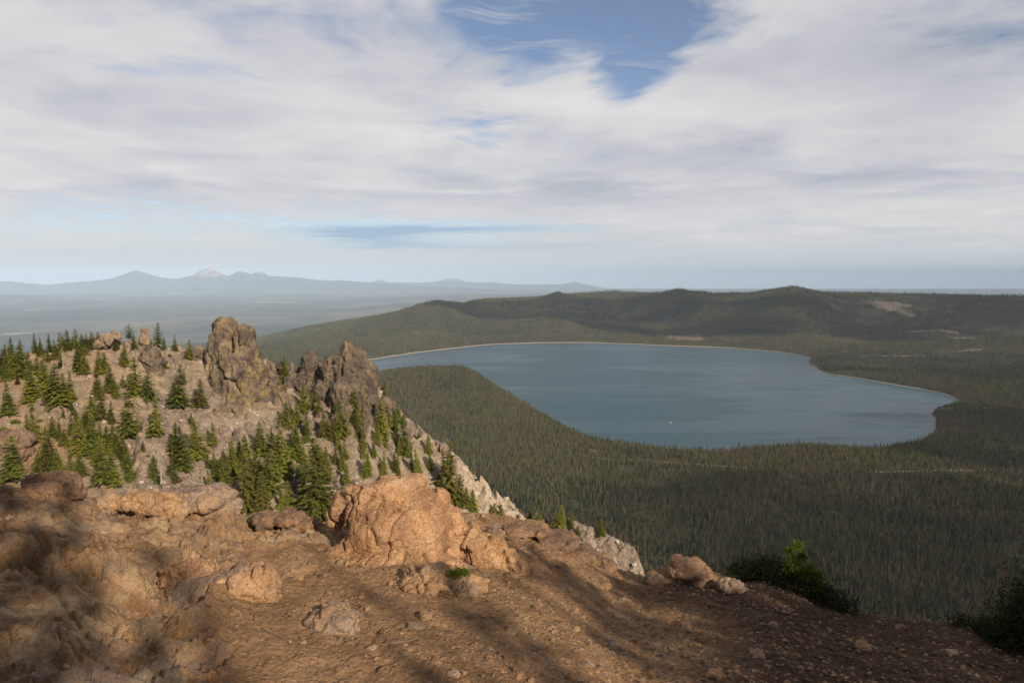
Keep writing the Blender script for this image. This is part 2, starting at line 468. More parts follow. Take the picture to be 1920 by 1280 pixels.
def mountain_material():
    m, nt, out = new_mat('far_mountain')
    P = mk(nt, 'ShaderNodeNewGeometry').outputs['Position']
    a = NOISE(nt, MAPV(nt, P, (1, 1, 2.2)), 0.0016, 7, 0.65)
    hi = ATTR(nt, 'bare')
    c = RAMP(nt, a, [(0.35, (0.030, 0.038, 0.030)), (0.65, (0.07, 0.075, 0.06))])
    c = MIX(nt, M(nt, 'MULTIPLY', hi, SS(nt, a, 0.38, 0.52)), c, (0.48, 0.34, 0.30))
    finish(nt, out, c, 0.95, a, 0.6, 60, 0.05)
    return m

def water_material():
    m, nt, out = new_mat('lake_water')
    P = mk(nt, 'ShaderNodeNewGeometry').outputs['Position']
    st = MAPV(nt, P, (0.55, 1.6, 1), (0, 0, 0), (0, 0, R(14)))
    a = NOISE(nt, st, 0.0013, 7, 0.60, 0.8)
    b = NOISE(nt, MAPV(nt, P, (0.5, 1.8, 1), (90, 10, 0), (0, 0, R(8))), 0.010, 6, 0.65, 0.3)
    w = NOISE(nt, MAPV(nt, P, (0.7, 1.4, 1)), 0.11, 4, 0.7)
    gust = SS(nt, M(nt, 'ADD', M(nt, 'MULTIPLY', a, 0.75), M(nt, 'MULTIPLY', b, 0.25)), 0.46, 0.56)
    col = MIX(nt, gust, (0.006, 0.040, 0.056), (0.021, 0.060, 0.077))
    ro = M(nt, 'ADD', M(nt, 'MULTIPLY', gust, 0.14), 0.29)
    finish(nt, out, col, ro, M(nt, 'ADD', M(nt, 'MULTIPLY', w, 0.5), M(nt, 'MULTIPLY', b, 0.5)), 0.2, 1.5, 0.37, IOR=1.33)
    return m

def foliage_material(name, dark, mid, warm, dead=None, sc=0.004, local=3.0):
    m, nt, out = new_mat(name)
    oi = mk(nt, 'ShaderNodeObjectInfo')
    rnd, loc = oi.outputs['Random'], oi.outputs['Location']
    P = mk(nt, 'ShaderNodeNewGeometry').outputs['Position']
    l = NOISE(nt, P, local, 3, 0.6)
    c = MIX(nt, SS(nt, rnd, 0.1, 0.9), dark, mid)
    c = MIX(nt, M(nt, 'MULTIPLY', SS(nt, l, 0.45, 0.65), 0.6), c, warm)
    if dead is not None:
        c = MIX(nt, 1.0, c, RAMP(nt, M(nt, 'FRACT', M(nt, 'MULTIPLY', rnd, 17.31)), [(0.0, (0.55, 0.6, 0.6)), (0.5, (1, 1, 1)), (1.0, (1.6, 1.5, 1.3))]), 'MULTIPLY')
        n = NOISE(nt, loc, sc, 5, 0.62)
        c = MIX(nt, 0.75, c, RAMP(nt, NOISE(nt, loc, 0.022, 4, 0.7), [(0.34, (0.62, 0.68, 0.7)), (0.5, (1, 1, 1)), (0.66, (1.4, 1.28, 1.1))]), 'MULTIPLY')
        far = SS(nt, mk(nt, 'ShaderNodeSeparateXYZ', {0: loc}).outputs[1], 3300.0, 4600.0)
        n = M(nt, 'SUBTRACT', n, M(nt, 'MULTIPLY', far, 0.07))
        pr = SS(nt, M(nt, 'ADD', n, M(nt, 'MULTIPLY', M(nt, 'SUBTRACT', rnd, 0.5), 0.55)), 0.455, 0.60)
        c = MIX(nt, 0.8, c, RAMP(nt, NOISE(nt, loc, 0.0011, 5, 0.6), [(0.35, (0.6, 0.62, 0.62)), (0.65, (1.35, 1.3, 1.2))]), 'MULTIPLY')
        c = MIX(nt, M(nt, 'MULTIPLY', pr, 0.85), c, dead)
    p = mk(nt, 'ShaderNodeBsdfPrincipled', {'Base Color': c, 'Roughness': 0.75, 'Specular IOR Level': 0.15})
    t = mk(nt, 'ShaderNodeBsdfTranslucent', {'Color': c})
    mx = mk(nt, 'ShaderNodeMixShader', {0: 0.22, 1: p.outputs[0], 2: t.outputs[0]})
    nt.links.new(mx.outputs[0], out.inputs[0])
    return m

def plain_material(name, col, rough=0.8, var=0.3, scale=8.0):
    m, nt, out = new_mat(name)
    P = mk(nt, 'ShaderNodeTexCoord').outputs['Object']
    n = NOISE(nt, P, scale, 5, 0.65)
    c = MIX(nt, n, tuple(x * (1 - var) for x in col), tuple(min(1, x * (1 + var)) for x in col))
    finish(nt, out, c, rough, n, 0.4, 0.02)
    return m

MAT_GROUND = ground_material()
MAT_HILL = hillside_material()
MAT_TERRAIN = terrain_material()
MAT_MOUNTAIN = mountain_material()
MAT_WATER = water_material()
MAT_FOREST = foliage_material('forest_needles', (0.040, 0.062, 0.018), (0.090, 0.100, 0.024), (0.125, 0.122, 0.030), (0.138, 0.096, 0.058), 0.0034, 0.25)
MAT_NEEDLE = foliage_material('conifer_needles', (0.095, 0.130, 0.024), (0.215, 0.225, 0.036), (0.33, 0.30, 0.05), None, 1, 1.1)
MAT_NEEDLE_OLIVE = foliage_material('olive_needles', (0.10, 0.11, 0.022), (0.16, 0.15, 0.03), (0.19, 0.17, 0.04), None, 1, 1.1)
MAT_NEEDLE_RUST = foliage_material('rust_needles', (0.16, 0.075, 0.035), (0.20, 0.10, 0.05), (0.20, 0.12, 0.07), None, 1, 1.1)
MAT_BARK = plain_material('conifer_bark', (0.16, 0.12, 0.09))
MAT_DEADWOOD = plain_material('bleached_dead_wood', (0.34, 0.29, 0.24))
MAT_TWIG = plain_material('dry_twig_wood', (0.22, 0.16, 0.11))
MAT_BRIGHT = foliage_material('bright_needles', (0.06, 0.11, 0.012), (0.12, 0.16, 0.018), (0.26, 0.26, 0.03), None, 1, 22.0)
MAT_DARKSHRUB = foliage_material('dark_shrub_needles', (0.022, 0.032, 0.011), (0.034, 0.044, 0.014), (0.05, 0.052, 0.018), None, 1, 10.0)
MAT_PALE = plain_material('pale_gravel', (0.27, 0.22, 0.17), 0.95, 0.3, 0.05)

# ------------------------------------------------------------------ terrain: caldera floor, far rim, plain
SHORE = [(690, 675), (760, 664), (830, 655), (900, 647.5), (960, 644), (1040, 642), (1120, 642), (1180, 645), (1240, 647.5), (1310, 650), (1360, 651.5),
         (1420, 656), (1480, 661.5), (1512, 667), (1521, 674), (1512, 679), (1530, 688), (1532, 697), (1600, 708), (1690, 723), (1740, 731), (1778, 740),
         (1796, 748), (1789, 756), (1763, 763), (1747, 772), (1745, 786), (1754, 800), (1752, 813), (1735, 824), (1690, 833), (1640, 842), (1560, 838), (1500, 834), (1450, 838), (1400, 843), (1340, 848), (1250, 842), (1180, 834),
         (1110, 822), (1060, 800), (1010, 772), (965, 744), (930, 729), (890, 720), (800, 717), (700, 722), (620, 720), (560, 705), (560, 690), (620, 682)]
ZL = -500.0
sh = np.array([[pix(px, py, 1.0).x / -pix(px, py, 1.0).z * -ZL, ZL / slope(py)] for px, py in SHORE])
def smooth_poly(p, it=2):
    for _ in range(it):
        q = np.roll(p, -1, 0)
        p = np.stack([0.75 * p + 0.25 * q, 0.25 * p + 0.75 * q], 1).reshape(-1, 2)
    return p
shp = smooth_poly(sh, 2)
shp = shp + np.stack([fbm(np.c_[shp / 120, np.zeros(len(shp))], 3, seed=5), fbm(np.c_[shp / 120, np.ones(len(shp)) * 9], 3, seed=6)], 1) * 12

def shore_dist(x, y):
    """signed distance to the shoreline, positive on land"""
    out = np.full(len(x), 1e9)
    inside = np.zeros(len(x), bool)
    n = len(shp)
    for i in range(n):
        ax, ay = shp[i]; bx, by = shp[(i + 1) % n]
        ex, ey = bx - ax, by - ay
        t = np.clip(((x - ax) * ex + (y - ay) * ey) / (ex * ex + ey * ey + 1e-9), 0, 1)
        d = np.hypot(x - ax - t * ex, y - ay - t * ey)
        out = np.minimum(out, d)
        cr = ((ay > y) != (by > y)) & (x < ex * (y - ay) / (by - ay + 1e-12) + ax)
        inside ^= cr
    return np.where(inside, -out, out)

def tab(rows, px, k):
    r = np.array(rows, float)
    return np.interp(px, r[:, 0], r[:, k])

RIM = [(-600, 720, 6000), (0, 700, 6000), (300, 668, 6500), (480, 637, 7500), (560, 619, 7500), (650, 602, 7300), (740, 588, 7000), (782, 576, 6800), (820, 574, 6800), (868, 572, 6800), (885, 565, 6950), (910, 561, 7100),
       (1000, 557, 7500), (1060, 552, 7700), (1110, 547.5, 7800), (1150, 545.5, 7900), (1190, 548, 7900), (1240, 552, 7600), (1310, 546, 7300), (1335, 550, 7050), (1400, 549, 6800), (1440, 543, 6800), (1470, 540, 6800),
       (1500, 542, 6700), (1540, 548, 6600), (1700, 551, 6400), (1920, 559, 6000), (2300, 566, 5600), (3000, 560, 5000)]
SHY = [(-600, 3600), (0, 3000), (300, 3300), (480, 3800), (600, 4100), (720, 4250), (830, 4600), (960, 5000), (1120, 5080), (1310, 4820), (1420, 4650), (1515, 4450), (1700, 4700), (1920, 4800), (2300, 4500), (3000, 4000)]

def H(x, y):
    pxv = x / y * F / 1.01 + 960            # photo column (approximately)
    pxv = np.clip(pxv, -600, 3000)
    Yc, zc = tab(RIM, pxv, 2), None
    zc = np.array([slope(v) for v in np.linspace(500, 760, 521)])
    zc = np.interp(tab(RIM, pxv, 1), np.linspace(500, 760, 521), zc) * Yc - 8
    Ys = tab(SHY, pxv, 1)
    near = np.where(y < 1100, 0.0004 * (1100 - y) ** 2, 0)
    floor = -486 + near + 6 * fbm(np.c_[x / 260, y / 260, 0 * x], 4, seed=2)
    t = (y - Ys) / (Yc - Ys)
    tc_ = np.clip(t, 0, 1)
    steep = sstep(1480, 1640, pxv)
    prof = (1 - steep) * (0.55 * tc_ + 0.45 * sstep(-0.1, 0.8, tc_)) + steep * (0.30 * tc_ + 0.70 * sstep(0.32, 1.0, tc_) ** 1.1)
    leftw = sstep(800, 400, pxv)
    prof = prof * (1 - leftw) + tc_ * leftw
    z = floor + (zc - floor) * prof
    # ravines and ribs on the rim wall
    amp = 4 * tc_ * (1 - tc_) * (34 + 55 * steep)
    z = z + amp * fbm(np.c_[x / 520, y / 900, 0 * x + 3.3], 6, 0.55, seed=31, ridged=True)
    spur = fbm(np.c_[x / 1050, y / 1500, 0 * x + 6.1], 4, 0.5, seed=37, ridged=True)
    z = z + 4 * tc_ * (1 - tc_) * (sstep(560, 800, pxv) * 125 * spur)
    z = z - 26 * np.exp(-((tc_ - 0.45) / 0.12) ** 2) * (1 - steep) * sstep(780, 980, pxv)
    # outer slope down to the plain
    to = np.clip((y - Yc) / 5200, 0, 1)
    zp = -1130 + 12 * fbm(np.c_[x / 2500, y / 2500, 0 * x], 4, seed=8)
    z = np.where(t > 1, zc + (zp - zc) * (to * to * (3 - 2 * to)) ** 0.85, z)
    def hump(px, Y, h, sxm, sym):
        cx = (px - 960) / F * Y * 1.01
        return h * np.exp(-((x - cx) / sxm) ** 2 / 2 - ((y - Y) / sym) ** 2 / 2)
    z = z + hump(845, 2790, 66, 330, 240) + hump(740, 2650, 22, 250, 260) + hump(690, 2500, 20, 300, 300)
    z = z + hump(2010, 4250, 85, 430, 380) + hump(1990, 3300, 18, 300, 300)
    z = z + hump(572, 6900, 34, 170, 300) + hump(600, 6300, 14, 500, 200)
    z = z + hump(705, 19500, 190, 520, 600) + hump(640, 17000, 90, 600, 600) + hump(760, 21000, 200, 900, 700) + hump(140, 12500, 60, 800, 500) + hump(-10, 30000, 220, 3000, 1500) + hump(900, 30000, 260, 2500, 1500)
    d = np.full(len(x), 1e6)
    m = (y > 1200) & (y < 6500)
    d[m] = shore_dist(x[m], y[m])
    z = z - np.maximum(y - 8000, 0) ** 2 / 1.46e7
    w = sstep(0, 170, d)
    zs = np.where(d > 0, -499.2 + np.minimum(d, 30) * 0.10, np.maximum(-500 + d * 0.15, -520))
    z = np.where(d > 0, zs * (1 - w) + z * w, zs)
    return z, d

ya = np.concatenate([np.geomspace(240, 850, 40)[:-1], np.geomspace(850, 8600, 520)[:-1], np.geomspace(8600, 58000, 150)])
aa = np.concatenate([np.linspace(-1.5, -0.82, 50)[:-1], np.linspace(-0.82, 0.82, 640)[:-1], np.linspace(0.82, 1.5, 50)])
YY, AA = np.meshgrid(ya, aa, indexing='ij')
X = (AA * YY).ravel(); Yv = YY.ravel()
Z, SD = H(X, Yv)

def patch(px, py, rx, ry, Yd, x, y):
    """albedo patch on the ground: centre from photo pixel at distance Yd, radii in metres"""
    cx = (px - 960) / F * Yd * 1.01
    return np.exp(-((x - cx) / rx) ** 2 - ((y - Yd) / ry) ** 2)

def clear_mask(x, y):
    m = np.maximum.reduce([patch(1735, 632, 330, 120, 5050, x, y) * 1.0, patch(1840, 655, 420, 100, 4800, x, y) * 0.85,
                           patch(1680, 676, 430, 48, 3980, x, y) * 1.0, patch(1590, 678, 250, 26, 3900, x, y) * 0.9, patch(1800, 668, 260, 50, 4100, x, y) * 0.9,
                           patch(1775, 775, 45, 40, 2480, x, y), patch(1852, 781, 40, 30, 2440, x, y) * 0.9,
                           patch(1290, 620, 90, 500, 5500, x, y) * 0.52, patch(1380, 590, 150, 250, 6000, x, y) * 0.55, patch(1000, 585, 260, 220, 6300, x, y) * 0.45,
                           patch(1660, 572, 260, 190, 5950, x, y) * 0.98, patch(1690, 595, 60, 160, 5750, x, y) * 0.95, patch(1480, 577, 120, 120, 6100, x, y) * 0.62, patch(1780, 610, 60, 120, 5700, x, y) * 0.7,
                           patch(1560, 572, 200, 120, 6000, x, y) * 0.6, patch(935, 590, 220, 150, 6500, x, y) * 0.5,
                           patch(835, 813, 26, 14, 1950, x, y), patch(1112, 856, 14, 26, 1820, x, y)])
    return m

def red_mask(x, y):
    return np.maximum(patch(1278, 637, 170, 130, 5040, x, y), patch(1300, 643, 110, 90, 4950, x, y))

white = np.maximum.reduce([patch(72, 587, 380, 330, 21500, X, Yv), patch(515, 572, 1500, 380, 27500, X, Yv), patch(450, 575, 700, 200, 26000, X, Yv) * 0.8,
                           patch(40, 630, 500, 220, 12600, X, Yv) * 0.75, patch(300, 585, 400, 150, 22000, X, Yv) * 0.55, patch(180, 555, 3000, 900, 38000, X, Yv) * 0.45])
pl = sstep(8500, 11000, Yv + (960 - (X / Yv * F + 960)) * 2)
terrain = link('terrain', np_mesh('terrain', np.c_[X, Yv, Z], grid_quads(len(ya), len(aa)), True,
               {'clear': clear_mask(X, Yv), 'red': red_mask(X, Yv), 'white': white, 'plain': pl}), [MAT_TERRAIN])
tag(terrain, kind='structure')

def ground_at(x, y):
    ri = np.interp(y, ya, np.arange(len(ya))); ci = np.interp(x / y, aa, np.arange(len(aa)))
    r0 = np.clip(ri.astype(int), 0, len(ya) - 2); c0 = np.clip(ci.astype(int), 0, len(aa) - 2)
    fr, fc = ri - r0, ci - c0
    ZZ = Z.reshape(len(ya), len(aa))
    return (ZZ[r0, c0] * (1 - fr) * (1 - fc) + ZZ[r0 + 1, c0] * fr * (1 - fc) + ZZ[r0, c0 + 1] * (1 - fr) * fc + ZZ[r0 + 1, c0 + 1] * fr * fc)

# lake surface and the beach along its far shore
cen = shp.mean(0)
bm = bmesh.new()
nrm = []
n = len(shp)
tang = np.roll(shp, -1, 0) - np.roll(shp, 1, 0)
nr = np.stack([tang[:, 1], -tang[:, 0]], 1); nr /= np.linalg.norm(nr, axis=1)[:, None] + 1e-9
test = shore_dist((shp + nr * 5)[:, 0], (shp + nr * 5)[:, 1])
nr = np.where(test[:, None] > 0, nr, -nr)
lk = shp + nr * 5
f = bm.faces.new([bm.verts.new((p[0], p[1], ZL)) for p in lk])
bmesh.ops.triangulate(bm, faces=[f])
lake = link('lake', bm_mesh('lake', bm, False), [MAT_WATER])
tag(lake, kind='structure')
bv, bq = [], []
k = 0
for i in range(n):
    wd = 7 + 5 * math.sin(i * 0.7) + 4 * math.sin(i * 2.3)
    wd = 0.5 * max(1.5, wd) * (0.7 if shp[i][1] < 3900 else 1.5 if shp[i][0] < 300 else 0.12)
    p = shp[i]; q = nr[i]
    bv += [(p[0] - q[0] * 4, p[1] - q[1] * 4, -499.9), (p[0] + q[0] * wd * .5, p[1] + q[1] * wd * .5, -498.2), (p[0] + q[0] * wd, p[1] + q[1] * wd, -496.0)]
for i in range(n):
    j = (i + 1) % n
    for a in (0, 1):
        bq.append((i * 3 + a, j * 3 + a, j * 3 + a + 1, i * 3 + a + 1))
beach = link('beach', np_mesh('beach', bv, bq), [MAT_PALE])
tag(beach, kind='structure')

# far mountains
PROF_A = [(-500, 531), (-200, 530), (0, 528.5), (25, 527), (60, 531), (95, 534), (130, 530.5), (180, 526.5), (215, 522.5), (240, 514), (255, 508.5), (263, 507.5), (270, 509), (285, 513.5), (310, 520.5), (338, 523), (365, 517), (382, 507),
          (391, 503.5), (398, 504), (403, 503.5), (412, 509), (432, 517), (441, 513.5), (450, 509.5), (455, 507.5), (461, 510.5), (465, 510), (470, 513), (478, 513.5), (486, 509), (492, 508), (499, 511), (507, 517), (560, 520), (600, 525), (625, 526), (640, 525.5), (700, 530), (760, 533.5), (830, 538), (1000, 546), (1100, 552)]
PROF_B = [(500, 528), (640, 529), (700, 529), (712, 525), (718, 524.5), (728, 529), (790, 530), (815, 528), (832, 525), (842, 521), (850, 519.5), (858, 523), (875, 528), (900, 530), (925, 529), (960, 533), (1050, 533), (1070, 530), (1078, 528.5), (1090, 532), (1130, 540), (1200, 548), (1400, 552), (1620, 551), (1660, 546), (1685, 544), (1710, 547), (1760, 549), (1800, 548), (1860, 549), (2300, 552)]
def mountains(name, prof, Y0, depth, bare):
    pr = np.array(prof, float)
    pxs = np.linspace(pr[0, 0], pr[-1, 0], 900)
    zt = np.array([slope(v) for v in np.interp(pxs, pr[:, 0], pr[:, 1])]) * Y0
    xs = (pxs - 960) / F * 1.005 * Y0
    rows = np.concatenate([np.linspace(-1, 0, 26), np.linspace(0, 1, 8)[1:]])
    vs, bs = [], []
    for r in rows:
        y = Y0 + r * depth
        k = (1 - abs(r)) ** 1.25
        zz = -1750 + (zt + 1750) * k
        pts = np.c_[xs / 1400, np.full(len(xs), y / 1400), zz * 0]
        nz = fbm(pts, 5, seed=44) * 110 * (1 - k) * k * 4 * (0 if r == 0 else 1)
        vs.append(np.c_[xs * (y / Y0), np.full(len(xs), y), zz + nz])
        b = np.zeros(len(xs))
        for cpx, wpx, zlim in bare:
            b = np.maximum(b, np.exp(-((pxs - cpx) / wpx) ** 2) * sstep(zlim - 220, zlim + 60, zz))
        bs.append(b)
    o = link(name, np_mesh(name, np.concatenate(vs), grid_quads(len(rows), len(xs)), True, {'bare': np.concatenate(bs)}), [MAT_MOUNTAIN])
    return tag(o, kind='structure')
mountains('mountains', PROF_A, 48000, 7500, [(396, 30, -130), (492, 14, 50), (455, 8, 160)])
mountains('mountains', PROF_B, 61000, 4500, [(850, 16, -500)])

# pale road through the forest
def road(pts, w=7.0):
    vv = []
    P = []
    for (px, py) in pts:
        Y = -478 / slope(py)
        for _ in range(20):
            xx = (px - 960) / F * Y * 1.0
            Y = Y + 0.7 * (ground_at(np.array([xx]), np.array([Y]))[0] / slope(py) - Y)
        P.append(((px - 960) / F * Y / (CP + (640 - py) / F * SP), Y))
    P = np.array(P)
    s = np.linspace(0, len(P) - 1, 160)
    return np.c_[np.interp(s, range(len(P)), P[:, 0]), np.interp(s, range(len(P)), P[:, 1])]
roads = [road([(1080, 848), (1115, 858), (1180, 862), (1260, 867), (1340, 872), (1400, 877)]), road([(1640, 884), (1740, 882), (1840, 881), (1960, 880), (2060, 878)])]
rv, rq = [], []
for rp in roads:
    b0 = len(rv)
    t = np.gradient(rp, axis=0); t /= np.linalg.norm(t, axis=1)[:, None]
    nn = np.stack([-t[:, 1], t[:, 0]], 1)
    for side in (-1, -0.3, 0.3, 1):
        p = rp + nn * side * 2.0
        z = ground_at(p[:, 0], p[:, 1]) + (0.9 if abs(side) < .5 else 0.3)
        rv += list(np.c_[p, z])
    m_ = len(rp)
    for a in range(3):
        for i in range(m_ - 1):
            rq.append((b0 + a * m_ + i, b0 + a * m_ + i + 1, b0 + (a + 1) * m_ + i + 1, b0 + (a + 1) * m_ + i))
tag(link('road', np_mesh('road', rv, rq), [MAT_PALE]), kind='structure')

# ------------------------------------------------------------------ the near hillside (rocky ridge across the gully)
TOP = [(-420, 665, 180), (-150, 658, 190), (0, 668, 200), (60, 655, 205), (130, 645, 210), (170, 636, 213), (200, 640, 215), (260, 640, 218), (330, 650, 220), (385, 660, 221), (450, 668, 222), (530, 700, 222), (575, 702, 222), (620, 700, 220),
       (700, 722, 216), (735, 755, 213), (800, 812, 208), (860, 858, 204), (905, 905, 200), (945, 940, 197), (985, 968, 194), (1030, 973, 190), (1070, 973, 186), (1130, 990, 182), (1188, 1028, 178), (1206, 1066, 176), (1230, 1140, 174), (1270, 1250, 172)]
BOT = [(-420, 1110, 112), (0, 1090, 118), (300, 1080, 124), (500, 1080, 130), (700, 1100, 138), (900, 1150, 146), (1100, 1230, 152), (1206, 1290, 156), (1270, 1400, 158)]
NS, NTT = 640, 260
tp = np.array(TOP, float); bt = np.array(BOT, float)
seg = np.r_[0, np.cumsum(np.hypot(np.diff(tp[:, 0]), np.diff(tp[:, 1])))]
sv = np.linspace(0, seg[-1], NS)
tpx, tpy, tY = (np.interp(sv, seg, tp[:, k]) for k in range(3))
bpy_, bY = np.interp(tpx, bt[:, 0], bt[:, 1]), np.interp(tpx, bt[:, 0], bt[:, 2])
T3 = np.array([pix(a, b, c) for a, b, c in zip(tpx, tpy, tY)])
B3 = np.array([pix(a, b, c) for a, b, c in zip(tpx, bpy_, bY)])
tv = np.concatenate([np.linspace(-0.55, 0, 40)[:-1], np.linspace(0, 1, NTT - 39)])
hv, hpale, hpx = [], [], []
for t in tv:
    if t >= 0:
        p = T3 + (B3 - T3) * t
        p[:, 2] += -5.0 * np.sin(np.pi * min(t, 1)) * 0.6
    else:
        q = -t
        p = T3 + np.stack([q * 40 * sstep(700, 950, tpx), q * 110 * np.ones(NS), -q * (120 + 60 * q) * np.ones(NS)], 1)
    hv.append(p)
    hpx.append(np.c_[tpx, np.full(NS, t)])
hv = np.concatenate(hv); hpx = np.concatenate(hpx)
px_, t_ = hpx[:, 0], hpx[:, 1]
big = fbm(hv / 22, 5, 0.5, seed=3)
gul = fbm(np.c_[px_ / 34, t_ * 1.6, 0 * t_], 4, 0.5, seed=13)                # runnels down the slope
med = fbm(hv / 5, 5, 0.55, seed=4)
f1, f2, idv = worley(hv / 4.2 + 0.5 * np.c_[med, med, med], seed=7)
outc = sstep(-0.06, 0.20, fbm(hv / 13, 4, 0.55, seed=21) + 0.5 * sstep(880, 960, px_))
fv, fe = facets(hv / 3.6 * np.array([1, 1, 0.6]) + 0.2 * np.c_[med, big, med], 27)
fv2, fe2 = facets(hv / 1.4 * np.array([1, 1, 0.6]) + 0.2 * np.c_[med, big, med], 29)
edge = sstep(0.10, 0.0, np.abs(t_))
crag = np.clip(outc + 0.6 * edge, 0, 1)
crest = sstep(-0.03, 0.0, t_) * sstep(0.16, 0.02, t_) * sstep(340, 400, px_) * sstep(800, 700, px_)
dn = crest * (1.3 + 1.8 * med + 1.6 * fv) + sstep(-0.12, 0.0, t_) * sstep(0.30, 0.02, t_) * sstep(820, 900, px_) * sstep(1090, 990, px_) * (fv * 1.3 + fv2 * 0.7 + 0.5 + 0.6 * med) + (big * 2.4 + gul * 2.4) * (1 - 0.55 * edge) + med * (0.45 + 0.5 * crag) + crag * np.where(px_ > 1000, 0.45, 1.0) * (fv * 2.0 + fv2 * 0.8 - np.exp(-(fe / 0.06) ** 2) * 0.5) + fv2 * 0.12
nv = np.array([0.05, -0.50, 0.86])
hv = hv + dn[:, None] * nv
pale = sstep(780, 900, px_ + med * 60) * (1 - 0.85 * sstep(980, 1060, px_)) * (0.55 + 0.45 * crag) * sstep(0.9, 0.3, t_)
soil = sstep(420, 60, px_ + big * 80)
me_h = np_mesh('hillside', hv, grid_quads(len(tv), NS), True, {'rock': np.clip(crag * 0.9, 0, 1) * (1 - 0.5 * soil), 'pale': pale, 'soil': soil})
hillside = link('hillside', me_h, [MAT_HILL])
tag(hillside, kind='structure')
BV_H = BVHTree.FromPolygons([tuple(v) for v in hv], [tuple(q) for q in grid_quads(len(tv), NS)])

def hit(bv, px, py, default=None):
    loc, *_ = bv.ray_cast(Vector((0, 0, 0)), pdir(px, py))
    return loc if loc is not None else default

# ------------------------------------------------------------------ rocks
def rock_mesh(name, lobes, voxel, amp, size, seed, crack=1.0, facet=0.5, squareness=0.75, zs=0.8, rough=0.22):
    """lobes: (centre, (rx, ry, rz)); merged by a voxel remesh, then broken up with noise"""
    bm = bmesh.new()
    for c, r in lobes:
        ret = bmesh.ops.create_icosphere(bm, subdivisions=3, radius=1.0)
        for v in ret['verts']:
            d = v.co
            k = np.sign(d) * np.abs(np.array(d)) ** squareness
            k = k / max(1e-6, (abs(k[0]) ** 2.6 + abs(k[1]) ** 2.6 + abs(k[2]) ** 2.6) ** (1 / 2.6)) * 0.97
            v.co = (c[0] + k[0] * r[0], c[1] + k[1] * r[1], c[2] + k[2] * r[2])
    me = bpy.data.meshes.new(name); bm.to_mesh(me); bm.free()
    tmp = bpy.data.objects.new('tmp', me); COL.objects.link(tmp)
    md = tmp.modifiers.new('r', 'REMESH'); md.mode = 'VOXEL'; md.voxel_size = voxel; md.adaptivity = 0
    sm = tmp.modifiers.new('s', 'SMOOTH'); sm.iterations = 3; sm.factor = 0.5
    dg = bpy.context.evaluated_depsgraph_get()
    me2 = bpy.data.meshes.new_from_object(tmp.evaluated_get(dg))
    bpy.data.objects.remove(tmp); bpy.data.meshes.remove(me)
    N = len(me2.vertices)
    co = np.empty(N * 3, np.float32); me2.vertices.foreach_get('co', co); co = co.reshape(-1, 3).astype(float)
    no = np.empty(N * 3, np.float32); me2.vertex_normals.foreach_get('vector', no); no = no.reshape(-1, 3).astype(float)
    p = co / size
    w = np.stack([fbm(p * 1.5, 3, seed=seed + k) for k in (1, 2, 3)], 1)
    an = np.array([1, 1, zs])
    v1, e1 = facets(p * 1.15 * an + 0.22 * w, seed + 5)
    v2, e2 = facets(p * 2.9 * an + 0.16 * w, seed + 9)
    v3, e3 = facets(p * 7.5 * an + 0.12 * w, seed + 12)
    cm = sstep(-0.10, 0.30, fbm(p * 0.9 + 7, 3, seed=seed + 30))
    d = 0.55 * fbm(p * 1.2, 5, 0.52, seed=seed) + rough * fbm(p * 4 * an, 6, 0.62, seed=seed + 4, ridged=True)
    d += facet * (v1 * 1.5 + v2 * 0.75 + v3 * 0.30)
    d -= crack * cm * (0.9 * np.exp(-(e1 / 0.05) ** 2) + 0.35 * np.exp(-(e2 / 0.06) ** 2))
    co = co + no * (d * amp)[:, None]
    me2.vertices.foreach_set('co', co.astype(np.float32).ravel())
    me2.name = name
    for q in me2.polygons: q.use_smooth = True
    me2.update()
    return me2

def placed(name, me, mat, label, cat='rock', group=None):
    """origin to the base of the mesh"""
    co = np.empty(len(me.vertices) * 3, np.float32); me.vertices.foreach_get('co', co); co = co.reshape(-1, 3)
    b = np.array([co[:, 0].mean(), co[:, 1].mean(), co[:, 2].min()])
    me.vertices.foreach_set('co', (co - b).astype(np.float32).ravel()); me.update()
    me.materials.clear()
    o = link(name, me, [mat]); o.location = b
    return tag(o, label, cat, group)

MAT_SPIRE = rock_material('spire_rock', [(0.060, 0.048, 0.043), (0.115, 0.088, 0.074), (0.19, 0.145, 0.108), (0.32, 0.25, 0.17)], (0.34, 0.26, 0.09), 0.5, 0.15, 0.6,
                          (0.33, 0.25, 0.185), -54, -36)
MAT_SPIRE_DARK = rock_material('dark_spire_rock', [(0.058, 0.046, 0.042), (0.105, 0.082, 0.070), (0.165, 0.128, 0.098), (0.25, 0.195, 0.14)], (0.25, 0.19, 0.09), 0.35, 0.19, 0.6)
MAT_RIDGEBROWN = rock_material('ridge_brown_rock', [(0.12, 0.080, 0.060), (0.19, 0.125, 0.088), (0.27, 0.18, 0.125), (0.32, 0.23, 0.16)], None, 0, 0.4, 0.3)
MAT_CREST = rock_material('crest_rock', [(0.13, 0.10, 0.08), (0.21, 0.16, 0.12), (0.29, 0.225, 0.165), (0.36, 0.29, 0.20)], (0.32, 0.24, 0.09), 0.4, 0.3, 0.3)
MAT_BOULDER = rock_material('orange_rock', [(0.24, 0.135, 0.080), (0.40, 0.228, 0.122), (0.52, 0.315, 0.175), (0.57, 0.385, 0.255)], (0.24, 0.15, 0.105), 0.5, 2.4, 0.05)
MAT_TANROCK = rock_material('tan_rock', [(0.22, 0.130, 0.078), (0.33, 0.200, 0.110), (0.43, 0.265, 0.145), (0.38, 0.265, 0.185)], (0.21, 0.17, 0.155), 0.6, 2.6, 0.03)
